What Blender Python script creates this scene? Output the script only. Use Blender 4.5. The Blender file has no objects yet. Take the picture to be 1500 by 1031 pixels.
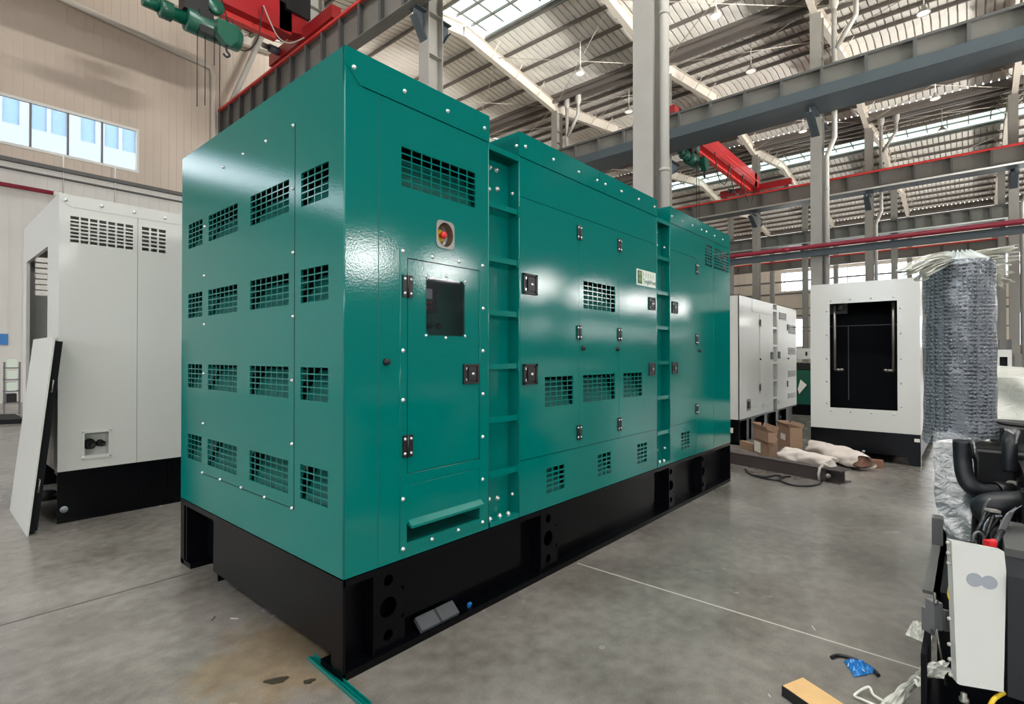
import bpy, math, random
from mathutils import Vector, Matrix
random.seed(7)
SC = bpy.context.scene
COL = SC.collection
V = Vector
# ------------------------------------------------------------------ camera
F = 774.1; YAW = math.radians(40.985); PIT = math.radians(0.43); CZ = 1.5
CAM = V((0, 0, CZ))
FW = V((math.cos(YAW)*math.cos(PIT), math.sin(YAW)*math.cos(PIT), math.sin(PIT)))
RT = V((math.sin(YAW), -math.cos(YAW), 0)); UP = RT.cross(FW)
cd = bpy.data.cameras.new('camera'); cam = bpy.data.objects.new('camera', cd); COL.objects.link(cam)
cd.sensor_width = 36; cd.lens = F/1500*36; cd.clip_start = .05; cd.clip_end = 500
m = Matrix((RT, UP, -FW)).transposed().to_4x4(); m.translation = CAM; cam.matrix_world = m
SC.camera = cam
def ray(px, py): return FW + RT*((px-750)/F) + UP*((515.5-py)/F)
def onX(px, py, X): d = ray(px, py); return CAM + d*(X/d.x)
def onY(px, py, Y): d = ray(px, py); return CAM + d*(Y/d.y)
def onZ(px, py, Z): d = ray(px, py); return CAM + d*((Z-CZ)/d.z)
def at(px, py, D): return CAM + ray(px, py)*D
# ------------------------------------------------------------------ materials
def s2l(c): return tuple((x/12.92 if x <= .04045 else ((x+.055)/1.055)**2.4) for x in [v/255 for v in c])
def mat(name, rgb, rough=.5, metal=0, coat=0, noise=0, nscale=4, bump=0, bscale=60, emit=None, es=0, spec=.5, rvar=0):
    M = bpy.data.materials.new(name); M.use_nodes = True
    nt = M.node_tree; b = nt.nodes['Principled BSDF']
    col = s2l(rgb)+(1,)
    b.inputs['Base Color'].default_value = col
    b.inputs['Roughness'].default_value = rough; b.inputs['Metallic'].default_value = metal
    b.inputs['Coat Weight'].default_value = coat; b.inputs['Coat Roughness'].default_value = .05
    b.inputs['Specular IOR Level'].default_value = spec
    tc = nt.nodes.new('ShaderNodeTexCoord')
    if noise or rvar:
        n = nt.nodes.new('ShaderNodeTexNoise'); n.inputs['Scale'].default_value = nscale; n.inputs['Detail'].default_value = 6
        nt.links.new(tc.outputs['Object'], n.inputs['Vector'])
        if noise:
            mx = nt.nodes.new('ShaderNodeMix'); mx.data_type = 'RGBA'; mx.blend_type = 'MULTIPLY'
            mx.inputs[0].default_value = 1
            r = nt.nodes.new('ShaderNodeMapRange'); r.inputs[1].default_value = .3; r.inputs[2].default_value = .7
            r.inputs[3].default_value = 1-noise; r.inputs[4].default_value = 1+noise*.5
            nt.links.new(n.outputs['Fac'], r.inputs[0]); mx.inputs[6].default_value = col
            nt.links.new(r.outputs[0], mx.inputs[7]); nt.links.new(mx.outputs[2], b.inputs['Base Color'])
        if rvar:
            r2 = nt.nodes.new('ShaderNodeMapRange'); r2.inputs[1].default_value = .3; r2.inputs[2].default_value = .7
            r2.inputs[3].default_value = rough-rvar; r2.inputs[4].default_value = rough+rvar
            nt.links.new(n.outputs['Fac'], r2.inputs[0]); nt.links.new(r2.outputs[0], b.inputs['Roughness'])
    if bump:
        n2 = nt.nodes.new('ShaderNodeTexNoise'); n2.inputs['Scale'].default_value = bscale; n2.inputs['Detail'].default_value = 3
        nt.links.new(tc.outputs['Object'], n2.inputs['Vector'])
        bp = nt.nodes.new('ShaderNodeBump'); bp.inputs['Strength'].default_value = bump; bp.inputs['Distance'].default_value = .01
        nt.links.new(n2.outputs['Fac'], bp.inputs['Height']); nt.links.new(bp.outputs['Normal'], b.inputs['Normal'])
        if coat: nt.links.new(bp.outputs['Normal'], b.inputs['Coat Normal'])
    if emit:
        b.inputs['Emission Color'].default_value = s2l(emit)+(1,); b.inputs['Emission Strength'].default_value = es
    return M
M = {}
M['green'] = mat('green_paint', (0, 114, 106), .085, coat=0, spec=.42, bump=.035, bscale=110)
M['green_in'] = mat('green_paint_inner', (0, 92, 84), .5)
M['hoist'] = mat('hoist_green', (6, 80, 62), .35, coat=.3)
M['black'] = mat('black_frame_paint', (6, 7, 11), .28, spec=.2, bump=.05, bscale=50)
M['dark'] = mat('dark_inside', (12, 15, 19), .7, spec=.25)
M['blk'] = mat('black_plastic', (22, 22, 24), .42)
M['rubber'] = mat('black_rubber', (26, 28, 33), .45, bump=.03)
M['white'] = mat('white_enclosure_paint', (206, 207, 202), .32, coat=.25, bump=.04, bscale=40)
M['bolt'] = mat('zinc_bolt', (225, 230, 230), .25, metal=.7)
M['steel'] = mat('bare_steel', (128, 126, 120), .35, metal=.8)
M['cream'] = mat('cream_column_paint', (160, 157, 150), .5, noise=.06, nscale=2)
M['rafter'] = mat('pale_rafter_paint', (205, 197, 184), .55)
M['purlin'] = mat('galvanised_purlin', (118, 112, 106), .5)
M['roof'] = mat('roof_sheet', (242, 238, 230), .35, noise=.06, nscale=.6)
M['slate'] = mat('slate_beam_paint', (72, 82, 88), .45)
M['beamgrey'] = mat('grey_beam_paint', (120, 118, 112), .5)
M['beamdark'] = mat('dark_grey_stiffener', (88, 88, 87), .5)
M['red'] = mat('crane_red', (160, 26, 32), .4, coat=.2)
M['redrail'] = mat('rail_red', (214, 62, 58), .5)
M['redpipe'] = mat('fire_pipe_red', (148, 38, 58), .4)
M['pipe'] = mat('downpipe_pvc', (180, 177, 170), .4)
M['wall'] = mat('beige_cladding', (206, 192, 177), .5, noise=.05, nscale=1)
M['farwall'] = mat('pale_beige_cladding', (236, 222, 204), .5)
M['joint'] = mat('joint_filler_pale', (176, 174, 164), .5)
M['jointd'] = mat('joint_dark', (70, 68, 64), .6)
M['wallw'] = mat('white_cladding', (215, 212, 206), .5, noise=.05, nscale=1)
M['rearwall'] = mat('darkened_cladding', (112, 108, 102), .6)  # colour darkened so the unseen walls reflect less in the green paint
M['frame'] = mat('window_frame_white', (225, 225, 220), .4)
M['mull'] = mat('window_mullion', (110, 110, 112), .4)
M['sky'] = mat('fill_skylight_sheet', (225, 240, 238), .4, emit=(252, 250, 246), es=9)  # strong glow for the out-of-view ridge strips added as fill light
M['sky2'] = mat('skylight_sheet_pale', (215, 238, 236), .4, emit=(205, 238, 234), es=1.1)
M['lens'] = mat('lamp_lens', (250, 250, 245), .3, emit=(255, 250, 240), es=.35)
M['card'] = mat('cardboard', (150, 122, 100), .8, noise=.08, nscale=8)
M['cardlabel'] = mat('paper_label', (226, 222, 214), .6)
M['wood'] = mat('timber', (214, 174, 120), .65, noise=.12, nscale=9)
M['woodred'] = mat('plank_timber', (128, 92, 74), .7, noise=.1, nscale=9)
M['rusty'] = mat('brown_steel', (74, 64, 64), .5, noise=.12, nscale=5)
M['cloth'] = mat('woven_sack', (212, 202, 194), .7, bump=.5, bscale=18, noise=.1, nscale=7)
M['yellow'] = mat('yellow_plate', (232, 196, 50), .5)
M['redbtn'] = mat('red_button', (226, 48, 52), .35)
M['blue'] = mat('blue_bag', (38, 120, 190), .3, coat=.4)
M['foam'] = mat('grey_foam', (74, 77, 80), .8)
M['grey'] = mat('grey_disc', (150, 156, 164), .5)
M['drum'] = mat('wrapped_drum', (42, 48, 57), .5)
M['silver'] = mat('silver_alternator', (170, 176, 190), .35, metal=.3)
M['stain'] = mat('oil_stain', (62, 57, 47), .3)
M['outer'] = mat('neighbour_facade', (112, 118, 126), .6)
M['outglass'] = mat('neighbour_glass', (76, 104, 124), .5)
M['logowhite'] = mat('sticker_white', (216, 228, 214), .4)
M['logogreen'] = mat('sticker_green', (24, 74, 66), .5)
M['logolime'] = mat('sticker_lime', (120, 150, 90), .5)
def floor_mat():
    Mx = bpy.data.materials.new('polished_concrete'); Mx.use_nodes = True; nt = Mx.node_tree; b = nt.nodes['Principled BSDF']
    tc = nt.nodes.new('ShaderNodeTexCoord')
    def noise(s, d=6, dist=0, sc=None):
        n = nt.nodes.new('ShaderNodeTexNoise'); n.inputs['Scale'].default_value = s; n.inputs['Detail'].default_value = d
        n.inputs['Distortion'].default_value = dist
        if sc:
            mp = nt.nodes.new('ShaderNodeMapping'); mp.inputs['Scale'].default_value = sc
            nt.links.new(tc.outputs['Object'], mp.inputs[0]); nt.links.new(mp.outputs[0], n.inputs['Vector'])
        else: nt.links.new(tc.outputs['Object'], n.inputs['Vector'])
        return n
    n1 = noise(1.3, 8); n2 = noise(11, 8); n3 = noise(140, 3); n4 = noise(1.5, 3)
    r = nt.nodes.new('ShaderNodeValToRGB'); e = r.color_ramp.elements
    e[0].position = .25; e[0].color = s2l((97, 93, 87))+(1,); e[1].position = .75; e[1].color = s2l((141, 136, 130))+(1,)
    a = nt.nodes.new('ShaderNodeMath'); a.operation = 'ADD'; a2 = nt.nodes.new('ShaderNodeMath'); a2.operation = 'MULTIPLY_ADD'
    a2.inputs[1].default_value = .55; a2.inputs[2].default_value = -.27
    nt.links.new(n2.outputs['Fac'], a2.inputs[0]); nt.links.new(n1.outputs['Fac'], a.inputs[0]); nt.links.new(a2.outputs[0], a.inputs[1])
    nt.links.new(a.outputs[0], r.inputs[0])
    mx = nt.nodes.new('ShaderNodeMix'); mx.data_type = 'RGBA'; mx.blend_type = 'MULTIPLY'; mx.inputs[0].default_value = 1
    r3 = nt.nodes.new('ShaderNodeMapRange'); r3.inputs[1].default_value = .3; r3.inputs[2].default_value = .7; r3.inputs[3].default_value = .84; r3.inputs[4].default_value = 1.1
    nt.links.new(n3.outputs['Fac'], r3.inputs[0])
    nt.links.new(r.outputs[0], mx.inputs[6]); nt.links.new(r3.outputs[0], mx.inputs[7])
    nt.links.new(mx.outputs[2], b.inputs['Base Color'])
    rr = nt.nodes.new('ShaderNodeMapRange'); rr.inputs[1].default_value = .3; rr.inputs[2].default_value = .7; rr.inputs[3].default_value = .20; rr.inputs[4].default_value = .30
    nt.links.new(n4.outputs['Fac'], rr.inputs[0]); nt.links.new(rr.outputs[0], b.inputs['Roughness'])
    bp = nt.nodes.new('ShaderNodeBump'); bp.inputs['Strength'].default_value = .03; bp.inputs['Distance'].default_value = .01
    nt.links.new(n3.outputs['Fac'], bp.inputs['Height']); nt.links.new(bp.outputs['Normal'], b.inputs['Normal'])
    # brown water stain by the skid corner, with a ragged edge
    c_ = onZ(405, 962, 0)
    sb_ = nt.nodes.new('ShaderNodeVectorMath'); sb_.operation = 'SUBTRACT'; sb_.inputs[1].default_value = (c_.x, c_.y, 0)
    ln = nt.nodes.new('ShaderNodeVectorMath'); ln.operation = 'LENGTH'; nz = noise(5, 6)
    nt.links.new(tc.outputs['Object'], sb_.inputs[0]); nt.links.new(sb_.outputs[0], ln.inputs[0])
    ma = nt.nodes.new('ShaderNodeMath'); ma.operation = 'MULTIPLY_ADD'; ma.inputs[1].default_value = .7; nt.links.new(nz.outputs['Fac'], ma.inputs[0]); nt.links.new(ln.outputs['Value'], ma.inputs[2])
    mr = nt.nodes.new('ShaderNodeMapRange'); mr.inputs[1].default_value = .62; mr.inputs[2].default_value = .82; mr.inputs[3].default_value = .75; mr.inputs[4].default_value = 0
    nt.links.new(ma.outputs[0], mr.inputs[0])
    m2 = nt.nodes.new('ShaderNodeMix'); m2.data_type = 'RGBA'; m2.blend_type = 'MULTIPLY'; m2.inputs[7].default_value = (1.0, .80, .52, 1)
    nt.links.new(mr.outputs[0], m2.inputs[0]); nt.links.new(mx.outputs[2], m2.inputs[6]); nt.links.new(m2.outputs[2], b.inputs['Base Color'])
    return Mx
M['floor'] = floor_mat()
def film_mat(name, rgb, alpha, rough, cell=0, strength=.6, fold=0):
    """translucent plastic film; cell > 0 gives round bubbles"""
    Mx = bpy.data.materials.new(name); Mx.use_nodes = True; nt = Mx.node_tree; b = nt.nodes['Principled BSDF']
    b.inputs['Base Color'].default_value = s2l(rgb)+(1,); b.inputs['Roughness'].default_value = rough
    b.inputs['Alpha'].default_value = alpha; b.inputs['Specular IOR Level'].default_value = .9
    tc = nt.nodes.new('ShaderNodeTexCoord')
    bp = nt.nodes.new('ShaderNodeBump'); bp.inputs['Strength'].default_value = strength; bp.inputs['Distance'].default_value = .02
    if cell:
        v = nt.nodes.new('ShaderNodeTexVoronoi'); v.inputs['Scale'].default_value = cell; v.inputs['Randomness'].default_value = .35
        nt.links.new(tc.outputs['Object'], v.inputs['Vector'])
        mr = nt.nodes.new('ShaderNodeMapRange'); mr.inputs[1].default_value = .0; mr.inputs[2].default_value = .55
        mr.inputs[3].default_value = 1; mr.inputs[4].default_value = 0
        nt.links.new(v.outputs['Distance'], mr.inputs[0])
        nt.links.new(mr.outputs[0], bp.inputs['Height'])
        # the seams between bubbles are denser film than the bubble tops
        ma = nt.nodes.new('ShaderNodeMapRange'); ma.inputs[3].default_value = min(1, alpha+.16); ma.inputs[4].default_value = alpha-.1
        nt.links.new(mr.outputs[0], ma.inputs[0]); nt.links.new(ma.outputs[0], b.inputs['Alpha'])
    else:
        n = nt.nodes.new('ShaderNodeTexNoise'); n.inputs['Scale'].default_value = fold or 6; n.inputs['Detail'].default_value = 5; n.inputs['Distortion'].default_value = 1.5
        nt.links.new(tc.outputs['Object'], n.inputs['Vector']); nt.links.new(n.outputs['Fac'], bp.inputs['Height'])
    nt.links.new(bp.outputs['Normal'], b.inputs['Normal'])
    return Mx
M['bubble'] = film_mat('bubble_wrap', (128, 135, 143), .42, .2, cell=42, strength=1.)
M['film'] = film_mat('clear_film', (236, 236, 226), .78, .2, strength=1, fold=7)
M['filmwrap'] = film_mat('stretch_film', (196, 204, 202), .8, .15, strength=.9, fold=5)
M['ductwrap'] = film_mat('grey_wrapped_sheet', (80, 88, 92), 1, .2, strength=.35, fold=14)
def glass_mat():
    Mx = bpy.data.materials.new('window_glass'); Mx.use_nodes = True; nt = Mx.node_tree; b = nt.nodes['Principled BSDF']
    b.inputs['Base Color'].default_value = (.02, .03, .03, 1); b.inputs['Roughness'].default_value = .03; b.inputs['Alpha'].default_value = .35
    return Mx
M['glass'] = glass_mat()
M['pane'] = glass_mat(); M['pane'].node_tree.nodes['Principled BSDF'].inputs['Base Color'].default_value = (.9, .95, .95, 1)
M['pane'].node_tree.nodes['Principled BSDF'].inputs['Alpha'].default_value = .08
# ------------------------------------------------------------------ mesh builder
class MB:
    def __init__(s): s.v = []; s.f = []; s.m = []; s.s = []
    def add(s, vs, fs, m=0, sm=False):
        o = len(s.v); s.v += [tuple(v) for v in vs]
        for f in fs: s.f.append([o+i for i in f]); s.m.append(m); s.s.append(sm)
        return s
    def box(s, a, b, m=0):
        x0, y0, z0 = [min(p, q) for p, q in zip(a, b)]; x1, y1, z1 = [max(p, q) for p, q in zip(a, b)]
        return s.add([(x0,y0,z0),(x1,y0,z0),(x1,y1,z0),(x0,y1,z0),(x0,y0,z1),(x1,y0,z1),(x1,y1,z1),(x0,y1,z1)],
            [(0,3,2,1),(4,5,6,7),(0,1,5,4),(1,2,6,5),(2,3,7,6),(3,0,4,7)], m)
    def cbox(s, c, d, m=0): return s.box([c[i]-d[i]/2 for i in range(3)], [c[i]+d[i]/2 for i in range(3)], m)
    def obox(s, o, u, v, w, m=0):
        """box from a corner o and three edge vectors"""
        o, u, v, w = V(o), V(u), V(v), V(w); P = [o, o+u, o+u+v, o+v]; P += [p+w for p in P]
        return s.add(P, [(0,3,2,1),(4,5,6,7),(0,1,5,4),(1,2,6,5),(2,3,7,6),(3,0,4,7)], m)
    def prism(s, poly, off, m=0, sm=False):
        off = V(off); n = len(poly); P = [V(p) for p in poly]
        return s.add(P+[p+off for p in P], [list(range(n))[::-1], list(range(n, 2*n))]+[(i, (i+1)%n, n+(i+1)%n, n+i) for i in range(n)], m, sm)
    def cyl(s, a, b, r0, r1=None, n=16, m=0, sm=True, caps=True):
        a, b = V(a), V(b); r1 = r0 if r1 is None else r1; d = (b-a).normalized()
        u = d.orthogonal().normalized(); w = d.cross(u)
        P = [a+(u*math.cos(t)+w*math.sin(t))*r0 for t in [2*math.pi*i/n for i in range(n)]]
        Q = [b+(u*math.cos(t)+w*math.sin(t))*r1 for t in [2*math.pi*i/n for i in range(n)]]
        s.add(P+Q, [(i, (i+1)%n, n+(i+1)%n, n+i) for i in range(n)], m, sm)
        if caps: s.add(P, [list(range(n))[::-1]], m); s.add(Q, [list(range(n))], m)
        return s
    def tube(s, pts, r, n=10, m=0, caps=True, rr=None):
        pts = [V(p) for p in pts]; u = None; rings = []
        for i, p in enumerate(pts):
            d = (pts[min(i+1, len(pts)-1)]-pts[max(i-1, 0)]).normalized()
            u = d.orthogonal().normalized() if u is None else (u-d*u.dot(d)).normalized()
            w = d.cross(u); q = rr[i] if rr else r
            rings.append([p+(u*math.cos(2*math.pi*k/n)+w*math.sin(2*math.pi*k/n))*q for k in range(n)])
        fs = []
        for i in range(len(pts)-1):
            for k in range(n): fs.append((i*n+k, i*n+(k+1)%n, (i+1)*n+(k+1)%n, (i+1)*n+k))
        s.add([p for r_ in rings for p in r_], fs, m, True)
        if caps: s.add(rings[0], [list(range(n))[::-1]], m); s.add(rings[-1], [list(range(n))], m)
        return s
    def lathe(s, c, ax, prof, n=24, m=0):
        """profile of (radius, distance along ax)"""
        c, ax = V(c), V(ax).normalized(); u = ax.orthogonal().normalized(); w = ax.cross(u); P = []; fs = []
        for r, h in prof: P += [c+ax*h+(u*math.cos(2*math.pi*k/n)+w*math.sin(2*math.pi*k/n))*r for k in range(n)]
        for i in range(len(prof)-1):
            for k in range(n): fs.append((i*n+k, i*n+(k+1)%n, (i+1)*n+(k+1)%n, (i+1)*n+k))
        return s.add(P, fs, m, True)
    def grid(s, fn, nu, nv, m=0, closed=False, sm=True):
        P = [fn(i/nu, j/nv) for j in range(nv+1) for i in range(nu+1)]; fs = []
        for j in range(nv):
            for i in range(nu): a = j*(nu+1)+i; fs.append((a, a+1, a+nu+2, a+nu+1))
        return s.add(P, fs, m, sm)
    def sheet(s, ax, c, a0, a1, b0, b1, holes=(), t=.02, m=0):
        """sheet at ax = c, rectangle a (X or Y) by b (Z), with rectangular holes; thickness t away from the camera side"""
        A = sorted({a0, a1}|{h[k] for h in holes for k in (0, 1) if a0 < h[k] < a1}); B = sorted({b0, b1}|{h[k] for h in holes for k in (2, 3) if b0 < h[k] < b1})
        def pt(a, b, d): return (c+d, a, b) if ax == 'X' else (a, c+d, b)
        sol = {}
        for i in range(len(A)-1):
            for j in range(len(B)-1):
                ca, cb = (A[i]+A[i+1])/2, (B[j]+B[j+1])/2
                sol[i, j] = not any(h[0] < ca < h[1] and h[2] < cb < h[3] for h in holes)
        for (i, j), k in sol.items():
            if not k: continue
            x0, x1, z0, z1 = A[i], A[i+1], B[j], B[j+1]
            s.add([pt(x0,z0,0), pt(x1,z0,0), pt(x1,z1,0), pt(x0,z1,0)], [(0,1,2,3)], m)
            s.add([pt(x0,z0,t), pt(x1,z0,t), pt(x1,z1,t), pt(x0,z1,t)], [(3,2,1,0)], m)
            for di, dj, e in ((-1,0,((x0,z0),(x0,z1))), (1,0,((x1,z0),(x1,z1))), (0,-1,((x0,z0),(x1,z0))), (0,1,((x0,z1),(x1,z1)))):
                if not sol.get((i+di, j+dj), False):
                    p, q = e; s.add([pt(*p,0), pt(*q,0), pt(*q,t), pt(*p,t)], [(0,1,2,3)], m)
        return s
    def build(s, name, mats, parent=None, loc=None, fix=True, **tags):
        me = bpy.data.meshes.new(name); me.from_pydata(s.v, [], s.f)
        if not isinstance(mats, (list, tuple)): mats = [mats]
        for x in mats: me.materials.append(M[x] if isinstance(x, str) else x)
        me.polygons.foreach_set('material_index', s.m); me.polygons.foreach_set('use_smooth', s.s); me.update()
        if fix:
            import bmesh
            bm = bmesh.new(); bm.from_mesh(me); bmesh.ops.remove_doubles(bm, verts=bm.verts, dist=1e-5)
            bmesh.ops.recalc_face_normals(bm, faces=bm.faces); bm.to_mesh(me); bm.free()
        o = bpy.data.objects.new(name, me); COL.objects.link(o)
        if loc is not None:
            me.transform(Matrix.Translation(-V(loc))); o.location = loc
        if parent is not None: attach(o, parent)
        tag(o, **tags); return o
LOC = {}
def attach(o, p):
    """keep the child where it was modelled (world coordinates) under a parent standing at its own base"""
    o.parent = p; o.matrix_parent_inverse = wm(p).inverted()
def wm(o):
    b = o.matrix_basis
    return (wm(o.parent) @ o.matrix_parent_inverse @ b) if o.parent else b.copy()
def tag(o, label=None, cat=None, group=None, kind=None):
    if label: o['label'] = label
    if cat: o['category'] = cat
    if group: o['group'] = group
    if kind: o['kind'] = kind
    return o
def empty(name, loc, label=None, cat=None, group=None, kind=None):
    o = bpy.data.objects.new(name, None); COL.objects.link(o); o.location = loc; o.empty_display_size = .2
    return tag(o, label, cat, group, kind)
def kids(o): return [c for c in bpy.data.objects if c.parent is o]
def dup(o, dloc, parent=None, **t):
    c = o.copy(); COL.objects.link(c)
    if parent is None: c.location = V(o.location)+V(dloc)
    else: c.parent = parent
    for k in kids(o): dup(k, None, c)
    tag(c, **t); return c
def inst(src, name, mtx, parent=None, **t):
    """another object on the same mesh, placed by a matrix"""
    o = bpy.data.objects.new(name, src); COL.objects.link(o); o.matrix_basis = mtx
    if parent is not None: attach(o, parent)
    return tag(o, **t)
def rotto(n, up=V((0,0,1))):
    """matrix whose local +Z points along n"""
    n = V(n).normalized(); x = up.cross(n)
    x = V((1,0,0)) if x.length < 1e-4 else x.normalized(); y = n.cross(x)
    return Matrix((x, y, n)).transposed().to_4x4()
def put(p, n): m_ = rotto(n); m_.translation = V(p); return m_
def mesh_only(mb, name, mats, fix=True):
    o = mb.build(name, mats, fix=fix); me = o.data; bpy.data.objects.remove(o); return me
# shared hardware
b_ = MB().lathe((0,0,0), (0,0,1), [(.0115,0),(.0115,.002),(.0085,.003),(.0085,.007),(.005,.010),(0,.011)], 10)
BOLT = mesh_only(b_, 'bolt', 'bolt')
h_ = MB()
h_.box((-.028,-.05,0), (-.002,.05,.006)).box((.002,-.05,0), (.028,.05,.006)).cyl((0,-.05,.006), (0,.05,.006), .006, n=10)
for sx in (-.017, .017):
    for sy in (-.033, .033): h_.lathe((sx,sy,.006), (0,0,1), [(.0075,0),(.006,.005),(0,.007)], 8, 1)
HINGE = mesh_only(h_, 'hinge', ['blk', 'bolt'])
l_ = MB()   # recessed paddle latch: frame, tray, paddle, lock
l_.box((-.05,-.06,0), (-.038,.06,.010)).box((.038,-.06,0), (.05,.06,.010)).box((-.05,-.06,0), (.05,-.048,.010)).box((-.05,.048,0), (.05,.06,.010))
l_.box((-.04,-.05,-.002), (.04,.05,.001)).box((-.018,-.04,.001), (.034,.04,.008)).lathe((.012,0,.008), (0,0,1), [(.009,0),(.008,.004),(0,.005)], 10, 1)
l_.box((-.034,.026,.001), (-.026,.04,.006), 1).box((-.034,-.04,.001), (-.026,-.026,.006), 1)
for i_, v_ in enumerate(l_.v): l_.v[i_] = (v_[0]*1.3, v_[1], v_[2])
LATCH = mesh_only(l_, 'latch', ['blk', 'bolt'])
p_ = MB().lathe((0,0,0), (0,0,1), [(.018,0),(.018,.006),(.014,.022),(0,.026)], 14)
STOP = mesh_only(p_, 'rubber_stop', 'blk')
def bolts(par, pts, n, name='bolt', sc=1.0):
    for p in pts:
        m_ = put(p, n) @ Matrix.Scale(sc, 4); inst(BOLT, name, m_, par)
def grille(par, ax, c, a0, a1, b0, b1, nc, nr, t=.004, bar=.0065, mt='green', baffle='green_in', name='ventilation_grille'):
    """cross bars over an opening and a sloping baffle behind it"""
    mb = MB(); w = (a1-a0); h = (b1-b0); holes = []
    cw = w/nc; ch = h/nr
    for i in range(nc):
        for j in range(nr):
            holes.append((a0+i*cw+(bar/2 if i else .0005), a0+(i+1)*cw-(bar/2 if i < nc-1 else .0005), b0+j*ch+(bar/2 if j else .0005), b0+(j+1)*ch-(bar/2 if j < nr-1 else .0005)))
    mb.sheet(ax, c, a0, a1, b0, b1, holes, t)
    g = mb.build(name, mt, par, fix=False)
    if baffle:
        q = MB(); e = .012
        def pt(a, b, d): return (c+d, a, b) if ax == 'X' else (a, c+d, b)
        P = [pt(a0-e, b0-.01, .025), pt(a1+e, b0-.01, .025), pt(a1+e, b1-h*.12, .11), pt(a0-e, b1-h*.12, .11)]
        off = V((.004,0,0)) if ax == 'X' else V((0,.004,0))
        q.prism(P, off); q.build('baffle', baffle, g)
    return g
# ================================================================== BUILDING
LX = [-4.3, 9.25, 22.85, 36.3, 49.7, 63.1]        # column lines
RY = [-7.85, -1.7, 4.45, 10.6, 16.75, 22.9]       # frames
YW = 23.4; YS = -14.3; XE = 64.6; XW = -18.0
ZV = 14.5; RISE = .97                            # underside of rafter at the valley
RAIL = 11.65
fl = MB().add([(-60,-60,0),(120,-60,0),(120,70,0),(-60,70,0)], [(0,1,2,3)]); fl.build('floor', 'floor', kind='structure', label='polished grey concrete workshop floor', cat='floor')
MB().box((3.2, -8, 0), (3.212, 2.16, .0012)).build('trim_3', 'joint', kind='structure', label='thin pale joint line in the floor running out from the green generator', cat='joint')
MB().box((-3, 4.08, 0), (1.32, 4.092, .0012)).build('trim_4', 'jointd', kind='structure', label='thin dark joint line in the floor left of the green generator', cat='joint')
# roof sheets
def roofz(x):
    for i in range(-1, len(LX)):
        a = LX[i] if i >= 0 else -17.9; b = LX[i+1] if i+1 < len(LX) else 76.6
        if a <= x <= b: mid = (a+b)/2; return ZV+.8+RISE*(1-abs(x-mid)/((b-a)/2))
    return ZV
SPANS = [(-17.9, -4.3)]+[(LX[i], LX[i+1]) for i in range(5)]
SKY = {2, 4}                                     # spans with a skylight along the ridge
SKY = {0, 1, 2, 4}  # plus out-of-view strips added over and behind the camera as fill light
rf = MB(); per = .30; ny = int((YW-YS)/per)
def prof():
    out = []
    for k in range(ny):
        y = YS+k*per; out += [(y, 0), (y+.24, 0), (y+.245, .10), (y+.295, .10)]
    out.append((YS+ny*per, 0)); return out
PR = prof()
for i, (a, b) in enumerate(SPANS):
    mid = (a+b)/2; g = 1.35 if i in SKY else 0
    for x0, x1, Q in ((a+.2, mid-g, PR), (mid+g, b-.2, PR), (mid-g, mid+g, [p for p in PR if (i == 2 and p[0] > 16.75) or (i == 0 and p[0] > 9) or (i == 1 and p[0] > 13)])):
        if x1-x0 < .1 or not Q: continue
        n = len(Q); z0, z1 = roofz(x0), roofz(x1)
        rf.add([(x0, y, z0+d) for y, d in Q]+[(x1, y, z1+d) for y, d in Q], [(k, k+1, n+k+1, n+k) for k in range(n-1)])
rf.build('ceiling', 'roof', fix=False, kind='structure', label='ribbed pale metal roof sheets over the whole workshop', cat='ceiling')
for i in sorted(SKY):
    a, b = SPANS[i]; mid = (a+b)/2
    place = {0: 'behind the camera side, added unseen as fill light', 1: 'straight above the camera, added unseen as fill light', 2: 'nearest the red overhead crane at upper left', 4: 'far off, above the distant crane'}[i]
    ye_ = {0: 9., 1: 13., 2: 16.75}.get(i, YW)
    r = empty('skylight', (mid, YS, roofz(mid)), 'long bright skylight strip along the roof ridge '+place, 'skylight')
    mb = MB().prism([(mid-1.35, YS, roofz(mid-1.35)+.06), (mid, YS, roofz(mid)+.1), (mid+1.35, YS, roofz(mid+1.35)+.06), (mid+1.35, YS, roofz(mid+1.35)+.08), (mid, YS, roofz(mid)+.12), (mid-1.35, YS, roofz(mid-1.35)+.08)], (0, ye_-YS, 0))
    mb.build('glazing', 'sky' if i < 2 else 'sky2', r)
    mb = MB()
    for sx in (-1.35, -.45, .45, 1.35): mb.box((mid+sx-.035, YS, roofz(mid+sx)-.05), (mid+sx+.035, ye_, roofz(mid+sx)+.05))
    y = YS
    while y < ye_: mb.box((mid-1.35, y-.03, roofz(mid)-.1), (mid+1.35, y+.03, roofz(mid)-.04)); y += 1.025
    mb.build('glazing_bar', 'purlin', r)
# purlins
pm = MB().box((-.035,YS,0), (.035,YW,.012)).box((.023,YS,0), (.035,YW,.2)).box((.023,YS,.188), (.09,YW,.2)); PURL = mesh_only(pm, 'purlin', 'purlin')
for i, (a, b) in enumerate(SPANS):
    half = (b-a)/2; mid = (a+b)/2
    for sgn in (-1, 1):
        for k in range(5):
            x = mid+sgn*(1.42+k*1.25)
            o = inst(PURL, 'roof_purlin', Matrix.Translation((x, 0, roofz(x)-.21)), None, label='thin grey metal purlin running under the ribbed roof sheets', cat='purlin', group='purlins under the roof sheets', kind='structure')
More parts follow.
